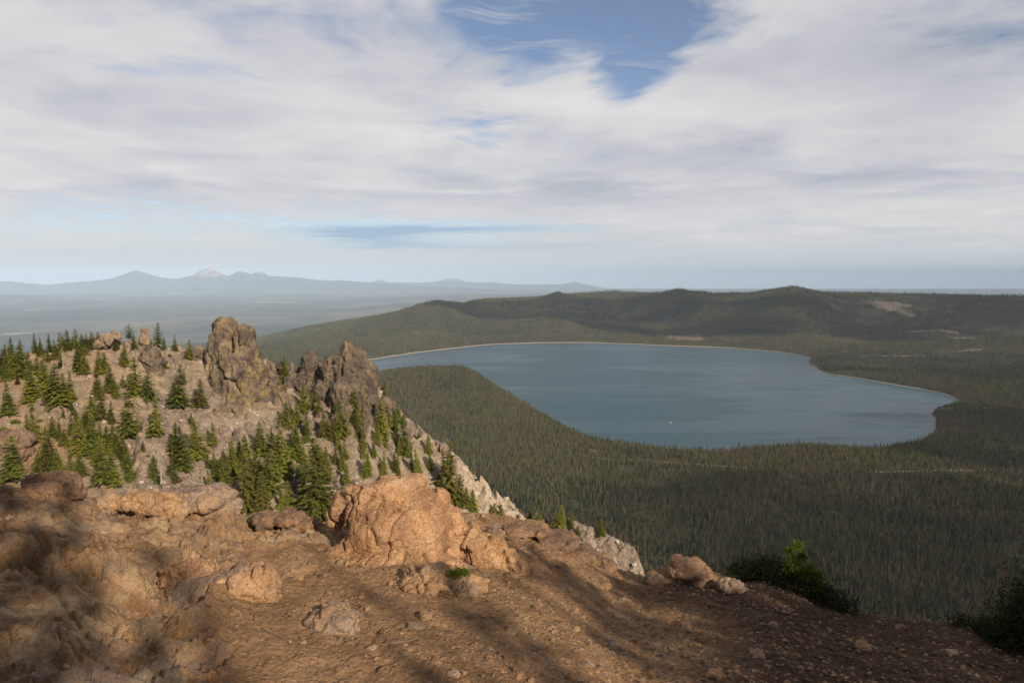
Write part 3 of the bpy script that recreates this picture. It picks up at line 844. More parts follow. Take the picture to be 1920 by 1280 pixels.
MAT_GREYROCK = rock_material('grey_rock', [(0.16, 0.115, 0.095), (0.24, 0.175, 0.140), (0.33, 0.24, 0.185), (0.40, 0.27, 0.165)], (0.44, 0.27, 0.12), 0.5, 3.0, 0.03)
MAT_BROWNROCK = rock_material('brown_rock', [(0.12, 0.08, 0.065), (0.19, 0.12, 0.085), (0.27, 0.165, 0.10), (0.32, 0.22, 0.15)], (0.36, 0.22, 0.10), 0.4, 3.0, 0.03)

def lobes_px(items, Y0, bv=None):
    out = []
    for it in items:
        px, py, rx, ry = it[:4]
        dY = it[4] if len(it) > 4 else 0
        dep = it[5] if len(it) > 5 else 1.0
        Y = Y0 + dY
        k = Y / F
        out.append((pix(px, py, Y), (rx * k, (rx * 0.9) * k * dep, ry * k)))
    return out

YS = 211.0
placed('rock_spire', rock_mesh('rock_spire', lobes_px([(423, 642, 25, 44, 2), (413, 690, 22, 80, 1), (430, 690, 30, 70, 1), (458, 652, 20, 44, -2), (466, 690, 22, 70, -1), (474, 725, 26, 60, -3),
        (448, 740, 50, 80, -4), (490, 775, 28, 50, -7), (455, 800, 55, 60, -11), (430, 790, 36, 70, -8), (480, 825, 42, 40, -15), (410, 735, 16, 60, -1), (505, 735, 20, 40, -2), (528, 775, 22, 40, -7), (535, 815, 20, 34, -13), (395, 800, 22, 40, -9), (440, 850, 50, 26, -20)], YS),
        0.30, 1.45, 9.0, 101, 1.3, 0.62, 0.75, 0.42, 0.62), MAT_SPIRE, 'tallest twin-headed rock spire with yellow lichen on the ridge', 'rock spire')
placed('rock_spire', rock_mesh('rock_spire', lobes_px([(655, 655, 11, 14, 0), (664, 682, 26, 30, 0), (655, 705, 30, 46, 0), (690, 714, 17, 40, 1), (622, 690, 14, 22, 1), (630, 715, 24, 34, 0), (665, 745, 46, 44, -3), (690, 770, 26, 40, -6), (650, 775, 24, 28, -8), (612, 735, 22, 24, -1), (715, 775, 20, 34, -5), (700, 800, 26, 24, -9)], 208),
        0.28, 1.25, 7.5, 140, 1.25, 0.62, 0.75, 0.42, 0.62), MAT_SPIRE_DARK, 'dark broad rock spire standing nearest the lake at the right end of the ridge', 'rock spire')
placed('rock_spire', rock_mesh('rock_spire', lobes_px([(583, 677, 12, 16, 0), (582, 697, 19, 28, 0), (576, 718, 20, 24, -1), (600, 715, 16, 22, -1), (552, 722, 22, 18, -1), (575, 740, 26, 20, -4)], 216),
        0.25, 0.9, 5.0, 160, 1.2, 0.62, 0.75, 0.45, 0.6), MAT_SPIRE_DARK, 'small pointed rock spire between the two larger spires', 'rock spire')
placed('rock_spire', rock_mesh('rock_spire', lobes_px([(272, 624, 7, 12, 0), (272, 640, 9, 14, 0)], 214), 0.2, 0.5, 3.0, 171, 1.0, 0.7), MAT_CREST,
       'slim yellowish rock pillar standing on the crest beside a round green pine', 'rock spire')
for (its, Yq, mt, lb, sd) in [
        ([(203, 636, 14, 10), (218, 628, 8, 9), (190, 646, 16, 10)], 209, MAT_CREST, 'pale blocky rock pile on the crest left of the round green pine', 211),
        ([(366, 668, 14, 12), (372, 682, 15, 12), (358, 690, 10, 12)], 214, MAT_SPIRE_DARK, 'dark squat outcrop on the slope just left of the tallest spire', 212),
        ([(282, 672, 16, 20), (292, 695, 18, 24), (300, 715, 10, 14)], 205, MAT_SPIRE_DARK, 'long dark grey outcrop below the slim rock pillar', 213),
        ([(255, 668, 10, 10), (248, 676, 8, 8)], 207, MAT_CREST, 'small pale outcrop left of the long dark grey outcrop', 214),
        ([(20, 826, 40, 16), (0, 842, 40, 22), (35, 848, 26, 14)], 158, MAT_RIDGEBROWN, 'low rounded brown outcrop at the left edge of the scree slope', 215),
        ([(252, 752, 14, 9), (262, 762, 10, 8)], 185, MAT_CREST, 'orange tinged ledge of rock in the middle of the left scree slope', 216),
        ([(530, 690, 12, 12), (522, 702, 10, 12)], 218, MAT_SPIRE_DARK, 'small dark outcrop in the saddle behind the bushy pine', 217),
        ([(400, 735, 9, 12), (392, 745, 8, 9)], 203, MAT_CREST, 'jagged grey rock at the left foot of the tallest spire', 218)]:
    placed('rock_outcrop', rock_mesh('rock_outcrop', lobes_px(its, Yq), 0.28, 0.8, 4.0, sd, 1.0, 0.8), mt, lb, 'rock outcrop')

# ------------------------------------------------------------------ summit ground under the viewer
EDGE = [(-1400, 930, 6.0), (-700, 915, 5.6), (-200, 905, 5.0), (0, 912, 4.8), (60, 905, 5.0), (150, 930, 5.2), (200, 950, 5.4), (260, 942, 5.6), (400, 948, 5.6), (450, 968, 5.6), (540, 968, 5.7), (600, 978, 5.8), (700, 975, 6.0), (800, 965, 6.2), (870, 962, 6.6),
        (960, 968, 6.8), (1050, 1002, 6.8), (1120, 1040, 6.7), (1170, 1068, 6.6), (1220, 1082, 6.5), (1300, 1082, 6.4), (1380, 1090, 6.3), (1450, 1084, 6.2), (1520, 1104, 6.1), (1570, 1130, 6.0), (1640, 1152, 5.9), (1720, 1160, 5.9), (1800, 1164, 5.8), (1860, 1172, 5.7),
        (1930, 1205, 5.6), (2100, 1230, 5.5), (2700, 1240, 5.5), (3400, 1200, 6.0)]
ed = np.array(EDGE, float)
ephi = np.arctan((ed[:, 0] - 960) / F)
erho = ed[:, 2] / np.cos(ephi)
ez = np.array([slope(p) for p in ed[:, 1]]) * ed[:, 2]
phis = np.concatenate([np.linspace(-180, -58, 200)[:-1], np.linspace(-58, 58, 1180)[:-1], np.linspace(58, 180, 200)[:-1]])
ph = np.radians(phis)
bk = sstep(75, 110, np.abs(phis))
re = np.interp(ph, ephi, erho) * (1 - bk) + 55 * bk
zee = np.interp(ph, ephi, ez) * (1 - bk) + (-0.6) * bk
rows = [('n', r) for r in np.linspace(0.02, 1.0, 10)[:-1]] + [('m', t) for t in np.linspace(0, 1, 470) ** 1.25] + [('d', q) for q in np.concatenate([np.linspace(0.02, 0.6, 14), np.geomspace(0.7, 260, 50)])]
gv, gt = [], []
for kd, r in rows:
    if kd == 'n':
        rho = np.full(len(ph), 1.4 * r); s = np.zeros(len(ph)); z = np.full(len(ph), -1.62)
    elif kd == 'm':
        rho = 1.4 + (re - 1.4) * r; s = np.full(len(ph), r)
        z = -1.62 + (zee + 1.62) * (s ** 1.15)
    else:
        rho = re + r; s = np.full(len(ph), 1.0)
        z = zee - np.where(r < 0.6, 0.9 * r * r + 0.25 * r, 0.47 + 1.25 * (r - 0.6))
    gv.append(np.c_[rho * np.sin(ph), rho * np.cos(ph), z]); gt.append(np.c_[s, np.full(len(ph), 0 if kd == 'n' else r if kd == 'm' else 1 + r), phis])
gv = np.concatenate(gv); gt = np.concatenate(gt)
gpx = np.tan(np.radians(np.clip(gt[:, 2], -80, 80))) * F + 960
v2 = np.c_[gv[:, :2], np.zeros(len(gv))]
lowf = fbm(v2 * 0.9, 3, 0.5, seed=70)
# bedrock on the left and centre, gravelly dirt to the right and bottom centre
zrel = gv[:, 2] / np.maximum(gv[:, 1], 0.3)
gpy = 640 - F * np.tan(np.arctan(np.clip(zrel, -3, 1)) + PITCH)
rock = sstep(560, 380, gpx + 260 * lowf) * 0.95
rock = np.maximum(rock, sstep(1090, 990, gpy + 70 * lowf) * sstep(1000, 860, gpx + 120 * lowf) * 0.9)
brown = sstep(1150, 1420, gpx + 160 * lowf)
md_ = fbm(v2 * 2.6, 5, 0.52, seed=71)
rg = fbm(v2 * np.array([1.6, 2.4, 1]) + 3, 5, 0.5, seed=72, ridged=True)
f1, f2, idv = worley(v2 * 2.1 + 0.35 * np.c_[md_, lowf, md_ * 0], seed=73)
g1, g2, gid = worley(v2 * 6.5 + 0.3 * np.c_[md_, lowf, md_ * 0], seed=77)
fine = fbm(v2 * 14, 4, 0.55, seed=74)
wv_ = np.c_[md_, lowf, md_]
G1, H1 = facets(v2 * np.array([1.5, 2.0, 1]) + 0.25 * wv_, 173)
G2, H2 = facets(v2 * np.array([4.2, 5.5, 1]) + 0.2 * wv_, 177)
G3, H3 = facets(v2 * np.array([12, 15, 1]) + 0.2 * wv_, 181)
att = np.clip(1 - 0.55 * sstep(0.90, 1.0, gt[:, 1]), 0.3, 1) * np.where(gt[:, 1] > 1, 1 + np.clip(gt[:, 1] - 1, 0, 12) * 1.2, 1.0)
hr = 0.11 * lowf + 0.075 * md_ + 0.11 * G1 * sstep(0, .22, H1) + 0.03 * rg
stp = 0.060
kk = hr / stp + 0.45 * md_ + 0.2 * fine
ter = (np.floor(kk) + sstep(0.30, 0.62, kk - np.floor(kk))) * stp
hr = 0.6 * hr + 0.4 * ter + 0.065 * G2 * sstep(0, .10, H2) + 0.030 * G3 * sstep(0, .08, H3) - 0.05 * np.exp(-(H1 / 0.03) ** 2) - 0.026 * np.exp(-(H2 / 0.04) ** 2) * sstep(-.15, .25, md_) + 0.016 * fine
dz_ = att * (rock * hr + (1 - rock) * (0.05 * lowf + 0.022 * md_ + 0.014 * fine + 0.014 * G3 * sstep(0, .08, H3)))
dz_ *= sstep(0.2, 1.2, np.hypot(gv[:, 0], gv[:, 1]))
gv[:, 2] += dz_
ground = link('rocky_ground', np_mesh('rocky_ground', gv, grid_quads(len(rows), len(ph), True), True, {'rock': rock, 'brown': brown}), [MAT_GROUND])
tag(ground, kind='structure')
nrows_keep = 9 + 470 + 20
gq = grid_quads(nrows_keep, len(ph), True)
BV_G = BVHTree.FromPolygons([tuple(v) for v in gv[:nrows_keep * len(ph)]], [tuple(q) for q in gq])

def gz(x, y):
    loc, *_ = BV_G.ray_cast(Vector((x, y, 4)), Vector((0, 0, -1)))
    return loc.z if loc else -1.8

# ------------------------------------------------------------------ foreground rocks
placed('boulder', rock_mesh('boulder', lobes_px([(745, 995, 100, 72, 0), (700, 964, 60, 48, 0), (785, 965, 58, 50, .08), (768, 906, 36, 20, .08), (740, 925, 52, 30, .05), (661, 934, 20, 24, .02), (640, 955, 20, 28, .05), (628, 972, 16, 20, .1),
        (852, 1018, 50, 38, .08), (905, 1040, 42, 34, .0), (940, 1055, 32, 20, -.05), (925, 1030, 20, 26, .05), (690, 1025, 55, 44, -.12), (770, 1040, 80, 42, -.15), (822, 940, 24, 24, .12), (846, 972, 22, 24, .14), (700, 1065, 60, 26, -.35), (825, 1070, 55, 26, -.25), (650, 1045, 40, 26, -.2), (960, 1075, 30, 22, -.1)], 5.0),
        0.0080, 0.056, 0.52, 301, 0.55, 0.62, 0.8, 0.9, 0.16), MAT_BOULDER, 'large orange boulder with cracked rounded lumps at the cliff edge', 'boulder')
FR = [([(100, 908, 44, 20), (125, 925, 30, 22), (75, 905, 26, 16)], 5.0, MAT_BROWNROCK, 'dark brown domed rock at the left end of the cliff edge'),
      ([(375, 934, 66, 18), (350, 948, 60, 24), (410, 955, 40, 22)], 5.5, MAT_GREYROCK, 'flat pinkish grey slab resting on the cliff edge'),
      ([(262, 938, 34, 16), (300, 945, 42, 18), (330, 955, 36, 14)], 5.25, MAT_TANROCK, 'tan angular rock beside the flat pinkish slab'),
      ([(205, 945, 20, 18), (190, 952, 18, 12)], 5.2, MAT_TANROCK, 'small tan rock in the notch of the edge beside the domed brown rock'),
      ([(545, 972, 34, 12), (500, 972, 30, 12), (575, 985, 30, 14)], 5.4, MAT_BROWNROCK, 'low brown rock just left of the large orange boulder'),
      ([(345, 1062, 36, 30), (372, 1075, 34, 36), (328, 1080, 26, 22)], 4.1, MAT_BOULDER, 'smooth brown rock face in the middle of the bedrock'),
      ([(455, 1085, 50, 36), (430, 1105, 36, 26), (490, 1085, 30, 34)], 4.05, MAT_TANROCK, 'fractured block with dark cracks right of the smooth brown face'),
      ([(625, 1158, 46, 34), (645, 1178, 44, 30), (605, 1180, 40, 24)], 3.5, MAT_GREYROCK, 'pale grey rounded boulder sunk in the dirt'),
      ([(800, 1085, 50, 26), (850, 1100, 46, 30), (770, 1100, 40, 22)], 4.35, MAT_TANROCK, 'low orange tan rock below the large boulder'),
      ([(1288, 1058, 32, 14), (1292, 1074, 46, 20), (1262, 1092, 54, 14), (1322, 1096, 54, 14), (1245, 1102, 50, 10), (1300, 1090, 50, 18)], 5.9, MAT_BROWNROCK, 'brown stump shaped rock on the right cliff edge'),
      ([(1370, 1098, 26, 12), (1388, 1106, 18, 10)], 5.6, MAT_GREYROCK, 'flat grey stone right of the stump shaped rock'),
      ([(1030, 1012, 60, 12), (1105, 1056, 55, 13), (985, 992, 46, 9), (1070, 1038, 50, 12)], 6.2, MAT_BROWNROCK, 'long low brown rib of rock right of the large boulder')]
for k, (its, Yq, mt, lb) in enumerate(FR):
    if k in (5, 6, 7, 8):
        g_ = hit(BV_G, its[0][0], its[0][1] + its[0][3] * 0.55)
        Yq = g_.y + 0.05 if g_ else Yq
        its = [(a_, b_ + c2 * 0.42, c1 * 1.15, c2) for (a_, b_, c1, c2) in its]
    placed('boulder' if k in (0, 7) else 'rock', rock_mesh('rock', lobes_px(its, Yq), 0.0095, min(0.036, max(0.012, 0.48 * min(i[3] for i in its) * Yq / F)), min(0.3, max(0.10, 1.1 * max(i[2] for i in its) * Yq / F)), 320 + k * 11, 0.8, 0.8, 0.8), mt, lb, 'rock')

# ------------------------------------------------------------------ trees
def leaf_quad(verts, quads, c, ax, up, L, W, droop=0.0):
    """a small elongated needle clump: diamond blade"""
    side = ax.cross(up)
    if side.length < 1e-5: return
    side.normalize()
    b = len(verts)
    verts += [c - ax * L * 0.35, c + side * W * 0.5 - up * droop * .3, c + ax * L * 0.65 - up * droop, c - side * W * 0.5 - up * droop * .3]
    quads.append((b, b + 1, b + 2, b + 3))

def trunk_mesh(h, r, seed, lean=0.02, seg=8, sides=7, branches=0):
    rd = random.Random(seed)
    v, q = [], []
    ox = oy = 0
    for i in range(seg + 1):
        t = i / seg
        rr = r * (1 - t) ** 0.8 + min(0.012, r * 0.2)
        ox += rd.uniform(-lean, lean) * h / seg * 2; oy += rd.uniform(-lean, lean) * h / seg * 2
        for k in range(sides):
            a = 2 * math.pi * k / sides
            fl = 1.35 if i == 0 else 1
            v.append(Vector((ox + rr * fl * math.cos(a), oy + rr * fl * math.sin(a), t * h)))
    for i in range(seg):
        for k in range(sides):
            q.append((i * sides + k, i * sides + (k + 1) % sides, (i + 1) * sides + (k + 1) % sides, (i + 1) * sides + k))
    for _ in range(branches):
        t = rd.uniform(0.25, 0.95); a = rd.uniform(0, 6.28); L = h * 0.16 * (1.1 - t) + 0.25
        p0 = Vector((0, 0, t * h)); d = Vector((math.cos(a), math.sin(a), rd.uniform(-.1, .5))).normalized()
        p1 = p0 + d * L
        s = d.cross(Vector((0, 0, 1))).normalized(); w0, w1 = r * 0.28, r * 0.07
        b = len(v)
        for p, w in ((p0, w0), (p1, w1)):
            for k in range(4):
                an = k * math.pi / 2
                v.append(p + (s * math.cos(an) + Vector((0, 0, 1)) * math.sin(an)) * w)
        for k in range(4):
            q.append((b + k, b + (k + 1) % 4, b + 4 + (k + 1) % 4, b + 4 + k))
    return v, q

def crown_mesh(h, rad, seed, base=0.06, whorls=24, shape=0.85, clumps=7, size=0.42, gap=0.12, roundtop=False):
    rd = random.Random(seed)
    v, q = [], []
    U = Vector((0, 0, 1))
    lop = [rd.uniform(0.60, 1.25) for _ in range(8)]
    for w in range(whorls):
        t = base + (1 - base) * ((w + rd.uniform(0, 0.6)) / whorls)
        if t > 0.995: t = 0.995
        if roundtop:
            R0 = rad * max(0.12, math.sin(math.pi * min(0.97, 0.12 + 0.88 * t)) ** 0.6)
        else:
            R0 = rad * (1 - t) ** shape * (0.75 + 0.25 * min(1, (t - base) * 8 + 0.35)) + 0.10
        nb = max(4, int(5 + 5 * (1 - t)))
        off = rd.uniform(0, 6.28)
        for k in range(nb):
            if rd.random() < gap: continue
            a = off + 2 * math.pi * k / nb + rd.uniform(-.3, .3)
            L = R0 * rd.uniform(0.7, 1.12) * lop[int(a / 6.2832 * 8) % 8]
            lift = rd.uniform(-0.30, 0.08) + 0.55 * t * t
            d = Vector((math.cos(a), math.sin(a), lift)).normalized()
            p0 = Vector((0, 0, t * h))
            nc = max(2, int(clumps * L / rad + 1.5))
            for c in range(nc):
                s = (c + 0.6 + rd.uniform(-.25, .25)) / nc
                sz = size * (0.75 + 0.45 * rd.random()) * (0.65 + 0.45 * (1 - t)) * (1.15 - 0.45 * s)
                pc = p0 + d * L * s - U * (L * 0.10 * s * s) + Vector((rd.uniform(-1, 1), rd.uniform(-1, 1), rd.uniform(-.6, .6))) * size * 0.25
                for sgn in (-1, 1):
                    ax = (d + d.cross(U).normalized() * sgn * rd.uniform(0.25, 1.0) + U * rd.uniform(-.35, .25)).normalized()
                    up = (U + Vector((rd.uniform(-.6, .6), rd.uniform(-.6, .6), 0))).normalized()
                    leaf_quad(v, q, pc, ax, up, sz * 1.5, sz * 0.8, sz * 0.18)
    for c in range(5):
        leaf_quad(v, q, Vector((0, 0, h * (0.94 + 0.015 * c))), Vector((rd.uniform(-.3, .3), rd.uniform(-.3, .3), 1)).normalized(), Vector((math.cos(c * 2.2), math.sin(c * 2.2), 0.1)).normalized(), size * 1.1, size * 0.35)
    return v, q

def to_mesh(name, vq, mat, smooth=False):
    me = np_mesh(name, [tuple(p) for p in vq[0]], vq[1], smooth)
    me.materials.append(mat)
    return me

TREE_H = 12.0
VAR = []                                       # (trunk mesh, {hue: crown mesh})
for i, (rad, base, shp_, wh, rt) in enumerate([(2.7, .04, .72, 28, 0), (2.3, .06, .78, 28, 0), (3.0, .03, .66, 26, 0), (2.0, .05, .7, 30, 0), (2.5, .12, .62, 24, 0), (2.9, .07, .8, 26, 0), (3.5, .08, .8, 20, 1), (2.6, .38, .6, 20, 0)]):
    tm = to_mesh('trunk', trunk_mesh(TREE_H * 0.97, 0.19, 40 + i), MAT_BARK, True)
    vq = crown_mesh(TREE_H, rad, 60 + i, base, wh, shp_, 8, 0.64, (0.08, 0.24, 0.12, 0.30, 0.20, 0.10, 0.12, 0.30)[i], bool(rt))
    VAR.append((tm, {h: to_mesh('crown', vq, mt) for h, mt in (('g', MAT_NEEDLE), ('o', MAT_NEEDLE_OLIVE), ('r', MAT_NEEDLE_RUST))}))

def conifer(loc, h, width, var, hue, label, group, rot=None, name='conifer'):
    root = bpy.data.objects.new(name, None)
    COL.objects.link(root)
    root.location = loc
    s = h / TREE_H
    root.scale = (s * width, s * width, s)
    root.rotation_euler = (random.gauss(0, 0.035), random.gauss(0, 0.035), random.uniform(0, 6.28) if rot is None else rot)
    root.empty_display_size = 0.3
    tag(root, label, 'conifer', group)
    tm, cm = VAR[var]
    link('trunk', tm, parent=root)
    link('crown', cm[hue], parent=root)
    return root

def zz(zx, zb, zt, ox, oy, k):                   # zoomed crop coordinates -> photo pixels
    return (ox + zx / k, oy + zb / k, oy + zt / k)
Z1 = [(60, 790, 560), (95, 520, 300), (30, 500, 320, 'o'), (150, 500, 290), (215, 470, 330, 'o'), (240, 690, 420), (340, 640, 370), (430, 720, 440), (535, 700, 480), (545, 790, 700), (475, 810, 740), (240, 760, 700), (590, 480, 260), (640, 480, 300),
      (270, 330, 255, 'o'), (300, 340, 250, 'o'), (360, 390, 300), (480, 300, 205), (545, 285, 210, 'o'), (610, 275, 190, 'o'), (650, 275, 190, 'o'), (700, 285, 185), (730, 275, 180, 'o'), (1185, 275, 120), (1230, 268, 180), (1315, 312, 200), (1415, 380, 240), (1140, 420, 250),
      (940, 420, 260), (1010, 305, 200, 'o'), (875, 295, 210, 'o'), (750, 480, 310), (790, 430, 330), (735, 640, 480, 'o'), (830, 620, 450), (870, 660, 530), (925, 575, 490), (1020, 670, 390), (1110, 680, 470), (1335, 735, 450), (1380, 560, 460), (1570, 400, 300), (1600, 530, 430), (1505, 720, 540, 'o'),
      (680, 830, 620), (770, 830, 620, 'o'), (840, 850, 700, 'o'), (590, 880, 760), (640, 900, 790), (970, 980, 660), (1170, 950, 690), (210, 980, 800), (270, 990, 780), (400, 950, 810), (446, 980, 820), (490, 1020, 900), (540, 940, 800, 'o'), (570, 1000, 850), (600, 1090, 850), (690, 1110, 830), (760, 1080, 860),
      (850, 1060, 870), (700, 1000, 800), (360, 1180, 900, 'o'), (390, 1220, 960, 'o'), (95, 1300, 980), (295, 1210, 1080), (450, 1240, 1050), (535, 1270, 1070), (760, 1330, 1050), (850, 1320, 1030), (940, 1150, 970), (980, 1290, 1080), (1075, 1060, 980, 'o'), (1165, 1290, 1110), (1310, 1080, 870), (1360, 1180, 900, 'o'),
      (1390, 1230, 960), (1480, 1120, 840), (1431, 860, 780, 'o'), (1600, 1030, 860), (1300, 1290, 1120, 'o'), (1560, 1180, 1110), (1615, 1190, 1090), (1680, 1290, 1080, 'o'), (1760, 1270, 1000), (1860, 1250, 960), (130, 560, 480, 'r'), (60, 470, 380, 'r'), (455, 430, 330, 'o'), (190, 520, 400, 'o'), (10, 440, 340, 'o'), (420, 330, 270, 'o')]
Z2 = [(690, 550, 370), (625, 630, 540, 'o'), (700, 690, 580), (695, 880, 710), (740, 780, 700), (790, 870, 710), (845, 770, 580), (905, 740, 600), (860, 940, 790), (950, 780, 640, 'o'), (985, 950, 780, 'o'), (1055, 970, 820, 'o'), (1055, 650, 600), (1125, 950, 690), (1225, 830, 620), (1260, 960, 850, 'o'), (1425, 960, 700), (1445, 660, 540, 'o'),
      (1480, 820, 700), (1540, 840, 690), (1590, 870, 780), (1535, 1010, 880, 'o'), (1605, 1080, 840), (1700, 970, 920), (1775, 1080, 950), (1900, 1260, 1060, 'o'), (545, 1100, 860), (495, 1060, 900, 'o'), (600, 1000, 890, 'o'), (790, 1120, 900), (835, 1160, 1000), (690, 1250, 930), (630, 1230, 970), (300, 1230, 1010), (410, 1240, 980), (350, 1150, 1000),
      (500, 1240, 1100), (560, 1260, 1130, 'o'), (170, 1240, 1090), (250, 1280, 1100, 'o'), (950, 1290, 1030, 'o'), (1010, 1270, 1050, 'o'), (1080, 1150, 1040, 'o'), (1150, 1120, 1000), (1290, 1110, 1010), (1320, 1220, 1090), (1370, 1090, 1030), (1440, 1200, 1070), (1415, 1180, 1120), (1520, 1220, 1080, 'o'), (1650, 1200, 1080), (1700, 1250, 1130)]
P3 = [(430, 957, 872, 'o'), (603, 972, 835, 'o'), (467, 957, 860, 'o'), (493, 962, 890, 'o'), (508, 930, 850), (547, 955, 905), (527, 957, 920), (538, 957, 928), (393, 925, 885), (688, 892, 850), (783, 896, 845), (822, 908, 885), (841, 932, 835, 'o'), (862, 952, 893, 'o'), (887, 958, 920), (926, 965, 943), (939, 968, 947), (876, 950, 915), (1041, 988, 955, 'o'), (1053, 992, 950), (1127, 1002, 975, 'o'), (1083, 1005, 985, 'o'), (1070, 990, 962, 'o'), (1010, 975, 950), (995, 972, 952, 'o'),
      (570, 945, 890), (455, 900, 850), (414, 905, 860), (480, 915, 855, 'o'), (650, 905, 868), (720, 895, 862), (745, 890, 855, 'o')]
EX = [(8, 668, 640, 'o'), (22, 662, 628), (40, 672, 640), (66, 660, 628, 'o'), (78, 668, 636), (92, 660, 630, 'o'), (103, 672, 640), (112, 660, 626), (30, 700, 664), (12, 712, 672), (70, 705, 668), (84, 722, 680), (98, 735, 700), (128, 655, 622, 'o'), (143, 652, 620), (158, 668, 632), (148, 690, 652),
      (170, 655, 625, 'o'), (62, 742, 700), (96, 752, 716), (120, 742, 704), (190, 752, 712), (205, 728, 690), (178, 830, 790), (166, 812, 774, 'o'), (200, 838, 800), (222, 852, 812), (186, 868, 824), (236, 880, 836), (150, 890, 850),
      (452, 872, 830, 'o'), (522, 868, 826), (566, 900, 858), (604, 872, 840), (642, 880, 852), (552, 836, 800), (574, 828, 796), (612, 815, 786), (636, 842, 812), (668, 800, 768, 'o'), (682, 842, 806), (700, 858, 822), (706, 832, 800), (724, 838, 806), (748, 850, 822), (728, 800, 762), (742, 806, 776), (765, 855, 830), (806, 880, 852)]
allt = list((t[0], t[1], t[2], t[3] if len(t) > 3 else 'g') for t in EX)
for L, ox, oy, k in ((Z1, 0, 580, 4), (Z2, 360, 580, 4)):
    for t in L:
        a, b, c = zz(t[0], t[1], t[2], ox, oy, k)
        allt.append((a, b, c, t[3] if len(t) > 3 else 'g'))
for t in P3:
    allt.append((t[0], t[1], t[2], t[3] if len(t) > 3 else 'g'))
REG = [('of those on the far left crest', lambda x, y: x < 125 and y < 715), ('on the crest left of the pale rock pile', lambda x, y: 105 <= x < 215 and y < 655),
       ('near the slim rock pillar on the crest', lambda x, y: 200 <= x < 320 and y < 665), ('in the upper left grove', lambda x, y: x < 175 and y < 790),
       ('between slim pillar and tallest spire', lambda x, y: 215 <= x < 385 and y < 770), ('below the pale rock pile', lambda x, y: 140 <= x < 235 and y < 815),
       ('beside the low brown outcrop', lambda x, y: x < 130 and y < 850), ('above the domed brown rock', lambda x, y: x < 150),
       ('in the dense lower left grove', lambda x, y: 130 <= x < 265), ('on open scree left of the tallest spire', lambda x, y: 230 <= x < 400 and y < 885),
       ('against the left flank of the tallest spire', lambda x, y: 380 <= x < 425 and y < 850), ('at the foot of the tallest spire', lambda x, y: 385 <= x < 525 and y < 905 and y > 830),
       ('in the gap right of the tallest spire', lambda x, y: 500 <= x < 585 and y < 870), ('below the small middle spire', lambda x, y: 560 <= x < 650 and y < 850),
       ('at the foot of the dark right spire', lambda x, y: 620 <= x < 720 and y < 830), ('on the slope right of the dark spire', lambda x, y: 700 <= x < 800 and y < 870),
       ('in front of the flat pinkish slab', lambda x, y: x < 480), ('in the gully beside the large boulder', lambda x, y: x < 615),
       ('on the slope above the large boulder', lambda x, y: x < 800), ('right of the large boulder', lambda x, y: x < 960), ('on the spur beyond the boulder', lambda x, y: True)]
ORD = ['leftmost', 'second from left', 'third from left', 'fourth from left', 'fifth from left', 'sixth from left', 'seventh from left', 'eighth from left', 'ninth from left', 'tenth from left', 'eleventh from left', 'twelfth from left', 'thirteenth from left',
       'fourteenth from left', 'fifteenth from left', 'sixteenth from left', 'seventeenth from left', 'eighteenth from left', 'nineteenth from left', 'twentieth from left'] + ['twenty-%s from left' % w for w in ('first', 'second', 'third', 'fourth', 'fifth', 'sixth', 'seventh', 'eighth', 'ninth')] + ['thirtieth from left'] + ['thirty-%s from left' % w for w in ('first', 'second', 'third', 'fourth', 'fifth', 'sixth', 'seventh', 'eighth', 'ninth')]
buckets = {}
for t in allt:
    for ri, (nm, fn) in enumerate(REG):
        if fn(t[0], t[1]):
            buckets.setdefault(ri, []).append(t); break
HUEW = {'g': 'green', 'o': 'olive', 'r': 'rusty brown'}
for ri, L in buckets.items():
    L.sort(key=lambda t: t[0])
    for k, (px, pb, ptop, hue) in enumerate(L):
        P = hit(BV_H, px, pb)
        if P is None:
            P = hit(BV_H, px, pb + 8) or hit(BV_H, px - 6, pb + 14) or pix(px, pb, 200)
        hm = (pb - ptop) * P.y / F * 1.18
        sz = 'tall' if pb - ptop > 58 else 'small' if pb - ptop < 28 else 'mid-sized'
        where = 'only one' if len(L) == 1 else ('rightmost' if k == len(L) - 1 else ORD[k])
        lab = f'{sz} {HUEW[hue]} conifer, {where} {REG[ri][0]}'
        random.seed(int(px * 31 + pb * 7))
        conifer(P - Vector((0, 0, 0.25)), hm, random.uniform(1.05, 1.5) * (1.25 if hm < 5 else 1.0), random.choice([0, 1, 2, 3, 4, 5]), hue, lab, 'conifers on the rocky ridge')
P = hit(BV_H, 242, 634) or pix(242, 634, 216)
conifer(P - Vector((0, 0, .3)), 24 * P.y / F * 1.15, 1.9, 6, 'g', 'round bushy green pine on the crest between rock pile and slim pillar', 'conifers on the rocky ridge')

# bare dead trees on the ridge
DEADM = [to_mesh('snag', trunk_mesh(8, 0.16, 900 + i, 0.03, 8, 6, 46), MAT_DEADWOOD, True) for i in range(3)]
for i, (px, pb, pt, lb) in enumerate([(118, 690, 648, 'bare grey dead tree among green conifers at the upper left'), (297, 880, 832, 'bare grey dead tree with twigs on the open lower scree'), (303, 905, 845, 'thicker bare dead tree beside the twiggy grey one'),
                                      (783, 803, 787, 'short broken dead trunk on the skyline slope right of the dark spire'), (52, 697, 668, 'thin pale dead trunk at the far left crest'), (505, 905, 868, 'leaning bare dead tree below the tallest spire')]):
    P = hit(BV_H, px, pb) or pix(px, pb, 200)
    o = link('dead_tree', DEADM[i % 3]); o.location = P - Vector((0, 0, .2)); s = (pb - pt) * P.y / F / 8
    o.scale = (s * 1.1, s * 1.1, s); o.rotation_euler = (0.1 if i == 5 else 0, 0.12 if i == 5 else 0.03, i * 1.3)
    tag(o, lb, 'dead tree', 'dead trees on the rocky ridge')

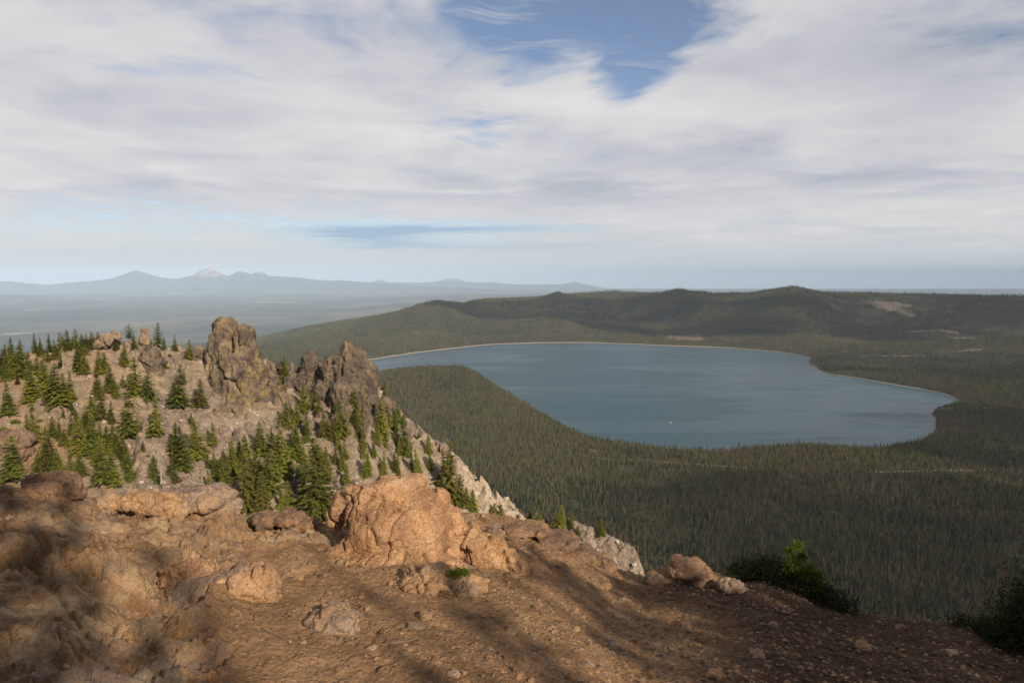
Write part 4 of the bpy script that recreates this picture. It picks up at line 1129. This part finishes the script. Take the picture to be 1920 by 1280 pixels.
# small shrubs on the scree
def shrub_mesh(name, n, seed, rx, ry, rz, size, mat):
    rd = random.Random(seed); v, q = [], []
    for _ in range(n):
        a = rd.uniform(0, 6.28); r = rd.random() ** 0.5; z = rd.random()
        k = math.sqrt(max(0, 1 - z * z))
        p = Vector((math.cos(a) * r * rx * (0.5 + .5 * k), math.sin(a) * r * ry * (0.5 + .5 * k), z * rz * (1 - 0.55 * r * r)))
        ax = Vector((p.x / rx + rd.uniform(-.5, .5), p.y / ry + rd.uniform(-.5, .5), rd.uniform(0, 1))).normalized()
        leaf_quad(v, q, p, ax, Vector((rd.uniform(-1, 1), rd.uniform(-1, 1), .8)).normalized(), size * rd.uniform(.7, 1.4), size * 0.45)
    return to_mesh(name, (v, q), mat)
SHM = shrub_mesh('shrub', 260, 5, 1.0, 1.0, 0.7, 0.42, MAT_NEEDLE)
for i, (px, py, w, lb) in enumerate([(52, 842, 16, 'low green shrub right of the low brown outcrop'), (28, 792, 16, 'round green shrub above the low brown outcrop'), (76, 789, 12, 'little green shrub on open scree left of two slim conifers'), (5, 805, 14, 'green shrub at the very left edge of the scree'),
                                     (277, 855, 9, 'tiny green shrub on scree near the twiggy dead tree'), (318, 668, 12, 'tiny dark shrub on the crest between lone conifers'), (485, 745, 9, 'small dark shrub clinging to the tallest spire'), (310, 690, 16, 'spreading olive shrub below the crest'), (600, 800, 12, 'small shrub on the gravel below the middle spire')]):
    P = hit(BV_H, px, py) or pix(px, py, 190)
    if i == 6: P = pix(485, 748, 196)
    o = link('shrub', SHM); s = w * 0.55 * P.y / F; o.location = P - Vector((0, 0, .1)); o.scale = (s, s, s); o.rotation_euler = (0, 0, i)
    tag(o, lb, 'shrub', 'shrubs on the scree')

# ------------------------------------------------------------------ forest on the caldera floor and rim (one mass)
def pine_proto(seed, h, rad, base, tiers, sides):
    rd = random.Random(seed); v, q = [], []
    for i in range(tiers):
        t0 = base + (1 - base) * i / tiers
        t1 = min(1.0, t0 + (1 - base) * 1.7 / tiers)
        r0 = rad * (1 - (t0 - base) / (1 - base)) ** 0.75 * rd.uniform(0.85, 1.15) + 0.12
        a0 = rd.uniform(0, 6)
        b = len(v)
        v.append(Vector((rd.uniform(-.1, .1), rd.uniform(-.1, .1), t1 * h)))
        for k in range(sides * 2):
            a = a0 + math.pi * k / sides
            rr = r0 * (rd.uniform(0.85, 1.25) if k % 2 == 0 else rd.uniform(0.35, 0.6))
            v.append(Vector((rr * math.cos(a), rr * math.sin(a), t0 * h + rd.uniform(-.35, .25) * (1 if k % 2 == 0 else 2))))
        for k in range(sides * 2):
            q.append((b, b + 1 + k, b + 1 + (k + 1) % (sides * 2)))
    return v, q
pcol = bpy.data.collections.new('forest_tree_shapes')
for i, (h, rad, base, ti, si) in enumerate([(16, 1.9, .14, 6, 6), (18, 1.6, .2, 7, 5), (14, 2.0, .1, 5, 6), (20, 1.9, .24, 7, 6), (15, 1.3, .12, 6, 5), (13, 2.6, .08, 5, 7), (17, 0.7, .3, 7, 4)]):
    me = to_mesh('pine', pine_proto(500 + i, h, rad, base, ti, si), MAT_FOREST)
    o = bpy.data.objects.new('pine', me)
    pcol.objects.link(o)

def scatter(y0, y1, sp, a0, a1, sscale, thin=0.0):
    pts = []
    W = (a1 - a0) * y1 + 200
    nx, ny = int(W / sp), int((y1 - y0) / sp)
    gx, gy = np.meshgrid(np.arange(nx), np.arange(ny))
    x = (gx.ravel() + rng.random(nx * ny)) * sp + a0 * y1 - 100
    y = (gy.ravel() + rng.random(nx * ny)) * sp + y0
    k = (x / y > a0) & (x / y < a1)
    x, y = x[k], y[k]
    d = np.full(len(x), 1e6)
    m = y < 6000
    d[m] = shore_dist(x[m], y[m])
    k = d > np.where(y > 3300, 9, 7)
    cm = clear_mask(x, y); rm = red_mask(x, y)
    nz = fbm(np.c_[x / 110, y / 110, 0 * x], 3, seed=91) * 0.55
    k &= (np.maximum(cm, rm) + nz * 0.6 < 0.42 + 0.25 * rng.random(len(x)))
    k &= rng.random(len(x)) > thin + 1.3 * np.clip(fbm(np.c_[x / 42, y / 42, 0 * x], 3, seed=95) - 0.05, 0, 0.55)
    for rp in roads:
        mm = (np.abs(y - rp[:, 1].mean()) < 350) & k
        idx = np.nonzero(mm)[0]
        dd = np.full(len(idx), 1e6)
        for p in rp[::3]:
            ddx = x[idx] - p[0]; ddy = y[idx] - p[1]
            dd = np.minimum(dd, np.where(ddy < 0, np.hypot(ddx, ddy * 0.42), np.hypot(ddx, ddy)))
        k[idx[dd < 2 + 6 * rng.random(len(dd))]] = False
    x, y, nz = x[k], y[k], nz[k]
    z = ground_at(x, y) - 0.4
    s = sscale * (0.58 + 0.62 * rng.random(len(x)) ** 1.3 + 0.45 * nz)
    s = np.where(rng.random(len(x)) < 0.04, s * 1.35, s)
    return np.c_[x, y, z], s

parts = [scatter(620, 1600, 6.2, -0.30, 0.86, 1.0), scatter(1600, 3500, 7.0, -0.30, 0.84, 0.95), scatter(3500, 5600, 12.5, -0.62, 0.84, 1.12), scatter(5600, 8000, 18, -0.66, 0.84, 1.35)]
fp = np.concatenate([p[0] for p in parts]); fs = np.concatenate([p[1] for p in parts])
print('forest trees', len(fp))
me = bpy.data.meshes.new('forest')
me.vertices.add(len(fp)); me.vertices.foreach_set('co', fp.astype(np.float32).ravel())
at = me.attributes.new('size', 'FLOAT_VECTOR', 'POINT')
wv = fs ** 0.7 * (0.75 + 0.65 * rng.random(len(fs)))
at.data.foreach_set('vector', np.c_[wv, wv, fs].astype(np.float32).ravel())
at = me.attributes.new('turn', 'FLOAT_VECTOR', 'POINT')
at.data.foreach_set('vector', np.c_[0.05 * rng.standard_normal(len(fs)), 0.05 * rng.standard_normal(len(fs)), rng.random(len(fs)) * 6.28].astype(np.float32).ravel())
at = me.attributes.new('pick', 'INT', 'POINT')
at.data.foreach_set('value', rng.choice(7, len(fs), p=[.18, .18, .16, .14, .14, .12, .08]).astype(np.int32))

def instancer(obj, coll, name):
    ng = bpy.data.node_groups.new(name, 'GeometryNodeTree')
    ng.interface.new_socket('Geometry', in_out='INPUT', socket_type='NodeSocketGeometry')
    ng.interface.new_socket('Geometry', in_out='OUTPUT', socket_type='NodeSocketGeometry')
    gi = ng.nodes.new('NodeGroupInput'); go = ng.nodes.new('NodeGroupOutput')
    ci = ng.nodes.new('GeometryNodeCollectionInfo'); ci.inputs[0].default_value = coll; ci.inputs[1].default_value = True; ci.inputs[2].default_value = True
    ip = ng.nodes.new('GeometryNodeInstanceOnPoints'); ip.inputs['Pick Instance'].default_value = True
    def na(nm, ty):
        a_ = ng.nodes.new('GeometryNodeInputNamedAttribute'); a_.data_type = ty; a_.inputs[0].default_value = nm
        return a_.outputs[0]
    m2p = ng.nodes.new('GeometryNodeMeshToPoints')
    ng.links.new(gi.outputs[0], m2p.inputs[0]); ng.links.new(m2p.outputs[0], ip.inputs['Points'])
    ng.links.new(ci.outputs[0], ip.inputs['Instance'])
    ng.links.new(na('pick', 'INT'), ip.inputs['Instance Index'])
    ng.links.new(na('turn', 'FLOAT_VECTOR'), ip.inputs['Rotation'])
    ng.links.new(na('size', 'FLOAT_VECTOR'), ip.inputs['Scale'])
    ng.links.new(ip.outputs[0], go.inputs[0])
    md = obj.modifiers.new('scatter', 'NODES'); md.node_group = ng
forest = link('forest', me)
tag(forest, 'mass of conifer forest with dead brown patches round the lake', 'forest', None, 'stuff')
instancer(forest, pcol, 'forest_scatter')

# ------------------------------------------------------------------ gravel and loose stones on the summit
gcol = bpy.data.collections.new('gravel_shapes')
GM = [plain_material('gravel_tan', (0.30, 0.190, 0.115), 0.95, 0.35, 20), plain_material('gravel_brown', (0.18, 0.12, 0.09), 0.95, 0.35, 20), plain_material('gravel_grey', (0.24, 0.19, 0.16), 0.95, 0.3, 20), plain_material('gravel_rust', (0.28, 0.16, 0.095), 0.95, 0.3, 20), plain_material('gravel_dark', (0.10, 0.075, 0.06), 0.95, 0.3, 20)]
def stone_mesh(name, seed, mat, sub=2, flat=0.6):
    bm = bmesh.new(); bmesh.ops.create_icosphere(bm, subdivisions=sub, radius=1.0)
    co = np.array([v.co[:] for v in bm.verts])
    f1, f2, idv = worley(co * 1.1 + seed * 3.1, seed)
    n_ = fbm(co * 1.3 + seed, 3, seed=seed)
    k = 1 + 0.30 * n_ - 0.35 * (f1 - 0.4)
    co = co * k[:, None] * np.array([1.25, 0.9, flat])
    for v, c in zip(bm.verts, co): v.co = c
    me = bm_mesh(name, bm, False); me.materials.append(mat)
    return me
for i in range(10):
    o = bpy.data.objects.new('pebble', stone_mesh('pebble', 30 + i, GM[i % 5])); gcol.objects.link(o)
N = 52000
aaz = rng.uniform(-0.80, 0.80, N); rr = 1.6 * (7.2 / 1.6) ** rng.random(N)
gx, gy = rr * np.sin(np.arctan(aaz)), rr * np.cos(np.arctan(aaz))
keep = []
pxq = aaz * F + 960
dens = np.clip(0.10 + 0.9 * sstep(800, 1150, pxq), 0, 1)
dens = dens * (0.45 + 0.55 * sstep(-0.2, 0.3, fbm(np.c_[gx * 1.7, gy * 1.7, gx * 0], 3, seed=97)))
sel = rng.random(N) < dens
gp, gs = [], []
for x, y, ok in zip(gx, gy, sel):
    if not ok: continue
    loc, nor, *_ = BV_G.ray_cast(Vector((x, y, 3)), Vector((0, 0, -1)))
    if loc is None or nor.z < 0.55: continue
    gp.append(loc); gs.append(0.0035 + 0.015 * rng.random() ** 4.5)
gp = np.array([tuple(p) for p in gp]); gs = np.array(gs)
print('gravel', len(gp))
me = bpy.data.meshes.new('gravel'); me.vertices.add(len(gp)); me.vertices.foreach_set('co', gp.astype(np.float32).ravel())
me.attributes.new('size', 'FLOAT_VECTOR', 'POINT').data.foreach_set('vector', np.c_[gs, gs, gs].astype(np.float32).ravel())
me.attributes.new('turn', 'FLOAT_VECTOR', 'POINT').data.foreach_set('vector', np.c_[rng.normal(0, .3, len(gs)), rng.normal(0, .3, len(gs)), rng.random(len(gs)) * 6.28].astype(np.float32).ravel())
pk = rng.choice([0, 5, 0, 5, 3, 8, 1, 6, 2], len(gs))
rightside = (gp[:, 0] / gp[:, 1] * F + 960) > 1200
pk = np.where(rightside & (rng.random(len(gs)) < 0.55), rng.choice([1, 4, 6, 9], len(gs)), pk)
me.attributes.new('pick', 'INT', 'POINT').data.foreach_set('value', pk.astype(np.int32))
gravel = link('gravel', me); tag(gravel, 'loose brown and tan gravel strewn over the summit dirt', 'gravel', None, 'stuff')
instancer(gravel, gcol, 'gravel_scatter')

SM = [stone_mesh('stone', 70 + i, m_, 3, 0.55 + 0.1 * (i % 3)) for i, m_ in enumerate([MAT_TANROCK, MAT_GREYROCK, MAT_BROWNROCK, MAT_BOULDER])]
for i, (px, py, w, mi, lb) in enumerate([(780, 1178, 26, 1, 'grey angular stone on the dirt right of the pale rounded boulder'), (960, 1185, 22, 0, 'tan stone lying where sun meets shade below the large boulder'), (1152, 1212, 26, 1, 'light grey stone in the sunny gravel strip at lower right'),
        (905, 1090, 20, 0, 'yellowish stone beside the green tuft'), (1135, 1100, 22, 3, 'orange stone on the gravel right of the large boulder'), (800, 1155, 28, 0, 'flat tan stone above the grey angular stone'), (1005, 1140, 16, 2, 'small brown stone in the middle of the gravel'),
        (1170, 1130, 22, 0, 'tan stone on the sunlit gravel edge'), (1620, 1215, 26, 3, 'ochre stone in the shaded gravel at right'), (1785, 1225, 18, 1, 'pale stone in the dark gravel near the right shrub'), (850, 1265, 20, 1, 'grey stone at the bottom edge of the dirt'),
        (1340, 1265, 26, 3, 'rust coloured stone in shade at the bottom'), (1450, 1175, 20, 2, 'brown stone in the shaded gravel below the juniper mat'), (1560, 1135, 18, 2, 'brown stone perched near the cliff edge right of the seedling'), (1080, 1180, 14, 0, 'small tan stone in the sunny gravel strip'),
        (700, 1215, 14, 1, 'small grey stone below the pale rounded boulder'), (1255, 1180, 20, 2, 'dark brown stone in shade below the stump shaped rock'), (1420, 1228, 22, 1, 'greyish stone in the deep shade at lower right'), (1690, 1180, 20, 2, 'brown flat stone by the right cliff edge'), (560, 1085, 24, 0, 'tan stone between the fractured block and the large boulder')]):
    P = hit(BV_G, px, py)
    if P is None: continue
    s = w * 0.5 * P.length / F
    o = link('stone', SM[mi]); o.location = P + Vector((0, 0, s * 0.15)); o.scale = (s, s, s * 0.9); o.rotation_euler = (0.2 * math.sin(i), 0.15 * math.cos(i * 2), i * 0.9)
    tag(o, lb, 'stone', 'loose stones on the summit')

# broken stone lying on the scree of the near hillside
scol = bpy.data.collections.new('scree_shapes')
SCM = [plain_material('scree_stone_tan', (0.33, 0.26, 0.195), 0.95, 0.3, 1.5), plain_material('scree_stone_grey', (0.21, 0.17, 0.14), 0.95, 0.3, 1.5), plain_material('scree_stone_pale', (0.42, 0.35, 0.28), 0.95, 0.3, 1.5)]
for i in range(6):
    o = bpy.data.objects.new('scree_stone', stone_mesh('scree_stone', 130 + i, SCM[i % 3], 2, 0.75)); scol.objects.link(o)
cand = np.nonzero((t_ > 0.01) & (t_ < 0.95))[0]
dpick = rng.random(len(cand)) < 0.10 * sstep(-0.25, 0.35, fbm(hv[cand] / 9, 4, 0.55, seed=133))
sp_ = hv[cand[dpick]] + rng.normal(0, 0.12, (dpick.sum(), 3)) * np.array([1, 1, 0.2])
ss_ = 0.10 + 0.50 * rng.random(len(sp_)) ** 5
me = bpy.data.meshes.new('scree_rubble'); me.vertices.add(len(sp_)); me.vertices.foreach_set('co', sp_.astype(np.float32).ravel())
me.attributes.new('size', 'FLOAT_VECTOR', 'POINT').data.foreach_set('vector', np.c_[ss_, ss_, ss_].astype(np.float32).ravel())
me.attributes.new('turn', 'FLOAT_VECTOR', 'POINT').data.foreach_set('vector', (rng.normal(0, .5, (len(sp_), 3)) + np.array([0, 0, 3])).astype(np.float32).ravel())
me.attributes.new('pick', 'INT', 'POINT').data.foreach_set('value', rng.integers(0, 6, len(sp_)).astype(np.int32))
scree = link('scree_rubble', me); tag(scree, 'broken tan and grey stones strewn over the scree of the ridge', 'rubble', None, 'stuff')
instancer(scree, scol, 'scree_scatter')
print('scree', len(sp_))

# plants at the cliff edge
def seedling():
    P = hit(BV_G, 1492, 1094) or pix(1492, 1094, 5.9)
    root = bpy.data.objects.new('pine_seedling', None); COL.objects.link(root); root.location = P - Vector((0, 0, .02))
    tag(root, 'bright green pine seedling above a dark mat on the right cliff edge', 'seedling')
    h = 0.36; tv_, tq_ = trunk_mesh(h * 0.95, 0.010, 77, 0.06, 6, 6, 0)
    link('trunk', to_mesh('seedling_trunk', (tv_, tq_), MAT_BARK, True), parent=root)
    rd = random.Random(3); v, q = [], []
    tips = [((0.0, 0, 0.36), 0.085), ((-.07, 0, 0.31), 0.07), ((.05, .02, 0.26), 0.075), ((-.03, -.04, 0.22), 0.09), ((.12, 0, 0.15), 0.09), ((.06, -.05, 0.12), 0.09), ((.19, -.02, 0.10), 0.075), ((-.07, .03, 0.16), 0.07), ((.02, 0, 0.08), 0.1), ((.15, -.06, 0.04), 0.08)]
    for (c, r) in tips:
        for _ in range(150):
            d = Vector((rd.gauss(0, 1), rd.gauss(0, 1), rd.gauss(0.4, 1))).normalized()
            leaf_quad(v, q, Vector(c) + d * r * rd.uniform(.15, .7), d, Vector((rd.gauss(0, 1), rd.gauss(0, 1), rd.gauss(0, 1))).normalized(), 0.05, 0.009)
    link('needles', to_mesh('needles', (v, q), MAT_BRIGHT), parent=root)
seedling()
def mat_plant(name, pts, h, n, seed, mat, size, label, cat, twigs=True):
    """creeping shrub: foliage along a line of ground pixels"""
    rd = random.Random(seed); v, q = [], []
    base = None; W = []
    for (px, py, hh) in pts:
        P = hit(BV_G, px, py) or pix(px, py, 6.0)
        W.append((P, hh))
    base = W[len(W) // 2][0].copy()
    for _ in range(n):
        k = rd.uniform(0, len(W) - 1); i = min(int(k), len(W) - 2); f_ = k - i
        P = W[i][0].lerp(W[i + 1][0], f_); hh = W[i][1] * (1 - f_) + W[i + 1][1] * f_
        p = P - base + Vector((rd.gauss(0, .10), rd.gauss(0, .14), rd.random() ** 0.8 * hh))
        d = Vector((rd.gauss(0, 1), rd.gauss(0, .8) - .2, abs(rd.gauss(0.5, .7)))).normalized()
        leaf_quad(v, q, p, d, Vector((rd.gauss(0, 1), rd.gauss(0, 1), rd.gauss(0.5, 1))).normalized(), size * rd.uniform(.7, 1.5), size * 0.22)
    root = bpy.data.objects.new(name, None); COL.objects.link(root); root.location = base
    tag(root, label, cat)
    link('foliage', to_mesh('foliage', (v, q), mat), parent=root)
    tv_, tq_ = [], []
    for j in range(10):
        i = rd.randrange(len(W) - 1)
        a = W[i][0] - base; b_ = a + Vector((rd.uniform(-.2, .2), rd.uniform(-.1, .1), W[i][1] * rd.uniform(.5, 1)))
        s = 0.006; bb = len(tv_)
        for p in (a, b_):
            tv_ += [p + Vector((s, 0, 0)), p + Vector((0, s, 0)), p + Vector((-s, 0, 0)), p + Vector((0, -s, 0))]; s = 0.002
        for k in range(4): tq_.append((bb + k, bb + (k + 1) % 4, bb + 4 + (k + 1) % 4, bb + 4 + k))
    link('stem', to_mesh('stem', (tv_, tq_), MAT_BARK), parent=root)
mat_plant('juniper_mat', [(1385, 1088, .05), (1410, 1086, .14), (1440, 1086, .17), (1470, 1090, .16), (1510, 1104, .11), (1545, 1122, .07), (1580, 1142, .03)], .1, 8000, 12, MAT_DARKSHRUB, 0.04, 'dark low juniper mat spilling over the right cliff edge', 'shrub')
mat_plant('shrub', [(1830, 1190, .03), (1880, 1205, .07), (1925, 1222, .30), (1950, 1230, .70), (1985, 1232, .8), (2040, 1235, .8)], .3, 26000, 14, MAT_DARKSHRUB, 0.046, 'tall dark shrub in shade at the right edge of the summit', 'shrub')
mat_plant('green_tuft', [(848, 1078, .035), (860, 1080, .05), (876, 1083, .03)], .05, 0, 15, MAT_NEEDLE, 0.03, 'small bright green tuft at the foot of the large boulder', 'plant') if False else None
rd = random.Random(8); v, q = [], []
for _ in range(420):
    d = Vector((rd.gauss(0, 1), rd.gauss(0, .7), abs(rd.gauss(0.5, .5)))).normalized()
    leaf_quad(v, q, Vector((rd.gauss(0, .035), rd.gauss(0, .02), rd.uniform(0, .03))), d, Vector((rd.gauss(0, 1), rd.gauss(0, 1), 1)).normalized(), 0.03, 0.007)
o = link('green_tuft', to_mesh('green_tuft', (v, q), MAT_BRIGHT)); o.location = pix(860, 1078, 4.1)
tag(o, 'small green tuft growing at the foot of the large boulder', 'plant')
# white boat shape added to stand for a wave glint on the lake
def boat():
    Y = ZL / slope(792); P = Vector(((1264 - 960) / F * Y * 0.995, Y, ZL))
    root = bpy.data.objects.new('glint_boat', None); COL.objects.link(root); root.location = P; root.rotation_euler = (0, 0, 0.9)
    tag(root, 'tiny white boat shape standing in for a glint on the lake', 'boat')
    bm = bmesh.new(); rings = []
    for t, w, hh in ((0, 1.0, .9), (.35, 1.25, .9), (.7, 1.0, 1.05), (.9, .5, 1.25), (1, .05, 1.4)):
        x = (t - .5) * 7.5
        rings.append([bm.verts.new(p) for p in ((x, -w, hh), (x, -w * .7, -.1), (x, 0, -.35), (x, w * .7, -.1), (x, w, hh))])
    for a, b in zip(rings, rings[1:]):
        for k in range(4): bm.faces.new((a[k], a[k + 1], b[k + 1], b[k]))
        bm.faces.new((a[0], b[0], b[4], a[4]))
    bm.faces.new(rings[0]); bm.faces.new(rings[-1][::-1])
    wm = plain_material('white_glint_paint', (0.8, 0.8, 0.78), .4, .04)
    link('hull', bm_mesh('hull', bm, False), [wm], root)
    bm = bmesh.new(); r_ = bmesh.ops.create_cube(bm, size=1)
    for v_ in r_['verts']:
        k = 0.75 if v_.co.z > 0 else 1
        v_.co = (v_.co.x * 2.6 * k, v_.co.y * 1.6 * k, 1.55 + v_.co.z * 1.4)
    bmesh.ops.bevel(bm, geom=bm.edges[:], offset=.08, segments=2)
    link('cabin', bm_mesh('cabin', bm, False), [wm], root)
boat()

for i, (px, py, L, an, lb) in enumerate([(760, 1205, .16, .5, 'thin dry twig on the dirt below the pale rounded boulder'), (1090, 1080, .14, 1.2, 'short dry twig on gravel right of the large boulder'), (1480, 1138, .17, -.3, 'pale dry twig on the shaded gravel under the juniper mat'),
        (880, 1240, .15, .2, 'dry twig near the bottom edge of the sunny dirt'), (1290, 1200, .15, .9, 'dark dry twig in the shaded gravel at right of centre'), (520, 1195, .18, -.6, 'curved dry twig on the dirt left of the pale rounded boulder')]):
    P = hit(BV_G, px, py)
    tv_, tq_ = trunk_mesh(L * 1.25, 0.0022, 800 + i, 0.10, 8, 5, 0)
    tv_ = [Vector((p.z - L / 2, p.x, p.y)) for p in tv_]
    o = link('twig', to_mesh('twig', (tv_, tq_), MAT_TWIG, True)); o.location = P + Vector((0, 0, .012)); o.rotation_euler = (0, 0.05, an)
    tag(o, lb, 'twig', 'dry twigs on the summit')
# unseen clouds added out of frame to shadow the basin and the far rim
for cnm, cop in (('thin', 0.36), ('thick', 0.55)):
  mcl, ntc, outc_ = new_mat('shade_cloud_' + cnm)
  pc_ = NOISE(ntc, mk(ntc, 'ShaderNodeNewGeometry').outputs['Position'], 0.002, 4, 0.6)
  df = mk(ntc, 'ShaderNodeBsdfDiffuse', {'Color': (0.9, 0.9, 0.9, 1)}); tr_ = mk(ntc, 'ShaderNodeBsdfTransparent')
  mx_ = mk(ntc, 'ShaderNodeMixShader', {0: M(ntc, 'MULTIPLY', SS(ntc, pc_, 0.33, 0.58), cop), 1: tr_.outputs[0], 2: df.outputs[0]})
  ntc.links.new(mx_.outputs[0], outc_.inputs[0])
  if cnm == 'thin': mcl_thin = mcl
for i, (tx, ty, tz, rx, ry, rz) in enumerate([(720, 1250, -480, 520, 330, 90), (1650, 2000, -480, 620, 420, 100), (2700, 5600, -350, 2100, 850, 160), (500, 6200, -350, 1400, 520, 120), (1200, 6900, -300, 1100, 350, 120), (2300, 3600, -480, 700, 420, 100)]):
    bm = bmesh.new(); bmesh.ops.create_icosphere(bm, subdivisions=5, radius=1.0)
    co = np.array([v.co[:] for v in bm.verts]); k_ = 1 + 0.45 * fbm(co * 1.8 + i * 5, 5, 0.55, seed=600 + i)
    co = co * k_[:, None] * np.array([rx, ry, rz])
    for v_, c_ in zip(bm.verts, co): v_.co = c_
    o = link('cloud', bm_mesh('cloud', bm), [mcl_thin if i in (0, 1, 5) else mcl])
    t_c = (1900 - tz) / SUN.z
    o.location = Vector((tx, ty, tz)) + SUN * t_c
    tag(o, 'unseen cloud added to shade the basin and the far rim', 'cloud', 'unseen clouds added for shade', 'structure')

# ------------------------------------------------------------------ trees standing behind the viewer: they throw the dappled shade on the summit
def shade_tree(px, py, t, width, var, extra, label):
    """a conifer whose shadow tip falls on the summit at the given photo pixel, t metres from it"""
    G = hit(BV_G, px, py) or pix(px, py, 5)
    hx = Vector((SUN.x, SUN.y, 0)).normalized()
    x, y = G.x + hx.x * t, G.y + hx.y * t
    base = gz(x, y) - 0.1
    h = G.z + t * SUN.z / math.hypot(SUN.x, SUN.y) - base + extra
    conifer(Vector((x, y, base)), h, width, var, 'g', label, 'conifers behind the viewpoint', rot=px * 0.01)
SHADE = [(1315, 1135, 11, .9, 0, .2), (1490, 1185, 10, 1.2, 2, 0), (900, 1240, 9, .6, 1, .2), (1240, 1215, 10, .6, 5, .2), (1275, 1095, 13, 0.7, 5, .3), (1365, 1108, 12, 1.1, 2, .3), (1450, 1150, 11, 1.2, 0, 0), (1610, 1165, 10, 1.7, 2, .8), (1760, 1180, 10, 1.6, 5, .5), (1890, 1195, 9, 1.5, 0, .7), (1380, 1240, 9, 1.2, 1, 1.0), (1600, 1240, 8, 1.4, 2, 1.0),
         (965, 1075, 15, 0.34, 4, .2), (690, 1065, 14, 0.36, 7, 0), (60, 900, 16, 0.55, 7, .8), (-60, 905, 14, 0.9, 7, 1.2), (330, 1150, 11, 0.5, 4, 0), (235, 950, 17, 0.28, 3, 0), (1075, 985, 17, 0.42, 7, 0), (850, 1000, 16, 0.2, 7, 0), (660, 1200, 10, 0.5, 7, 0), (400, 985, 18, 0.25, 7, 0), (800, 1150, 12, .5, 7, 0), (150, 1000, 15, .4, 7, 0), (560, 1000, 15, .12, 7, 0)]
for k, s_ in enumerate(SHADE):
    shade_tree(*s_, 'conifer behind the viewpoint throwing shade over the summit rocks')

# ------------------------------------------------------------------ haze
m, nt, out = new_mat('valley_haze')
pv = mk(nt, 'ShaderNodeVolumePrincipled', {'Color': (0.55, 0.73, 1.0, 1), 'Density': 2.15e-5, 'Anisotropy': -0.30})
nt.links.new(pv.outputs[0], out.inputs['Volume'])
bm = bmesh.new(); r_ = bmesh.ops.create_cube(bm, size=1)
for v_ in r_['verts']:
    v_.co = (v_.co.x * 280000, 66000 if v_.co.y > 0 else -6000, 335 if v_.co.z > 0 else -1260)
haze = link('haze', bm_mesh('haze', bm, False), [m])
tag(haze, 'thin blue haze filling the air over valley and plain', 'haze', None, 'stuff')
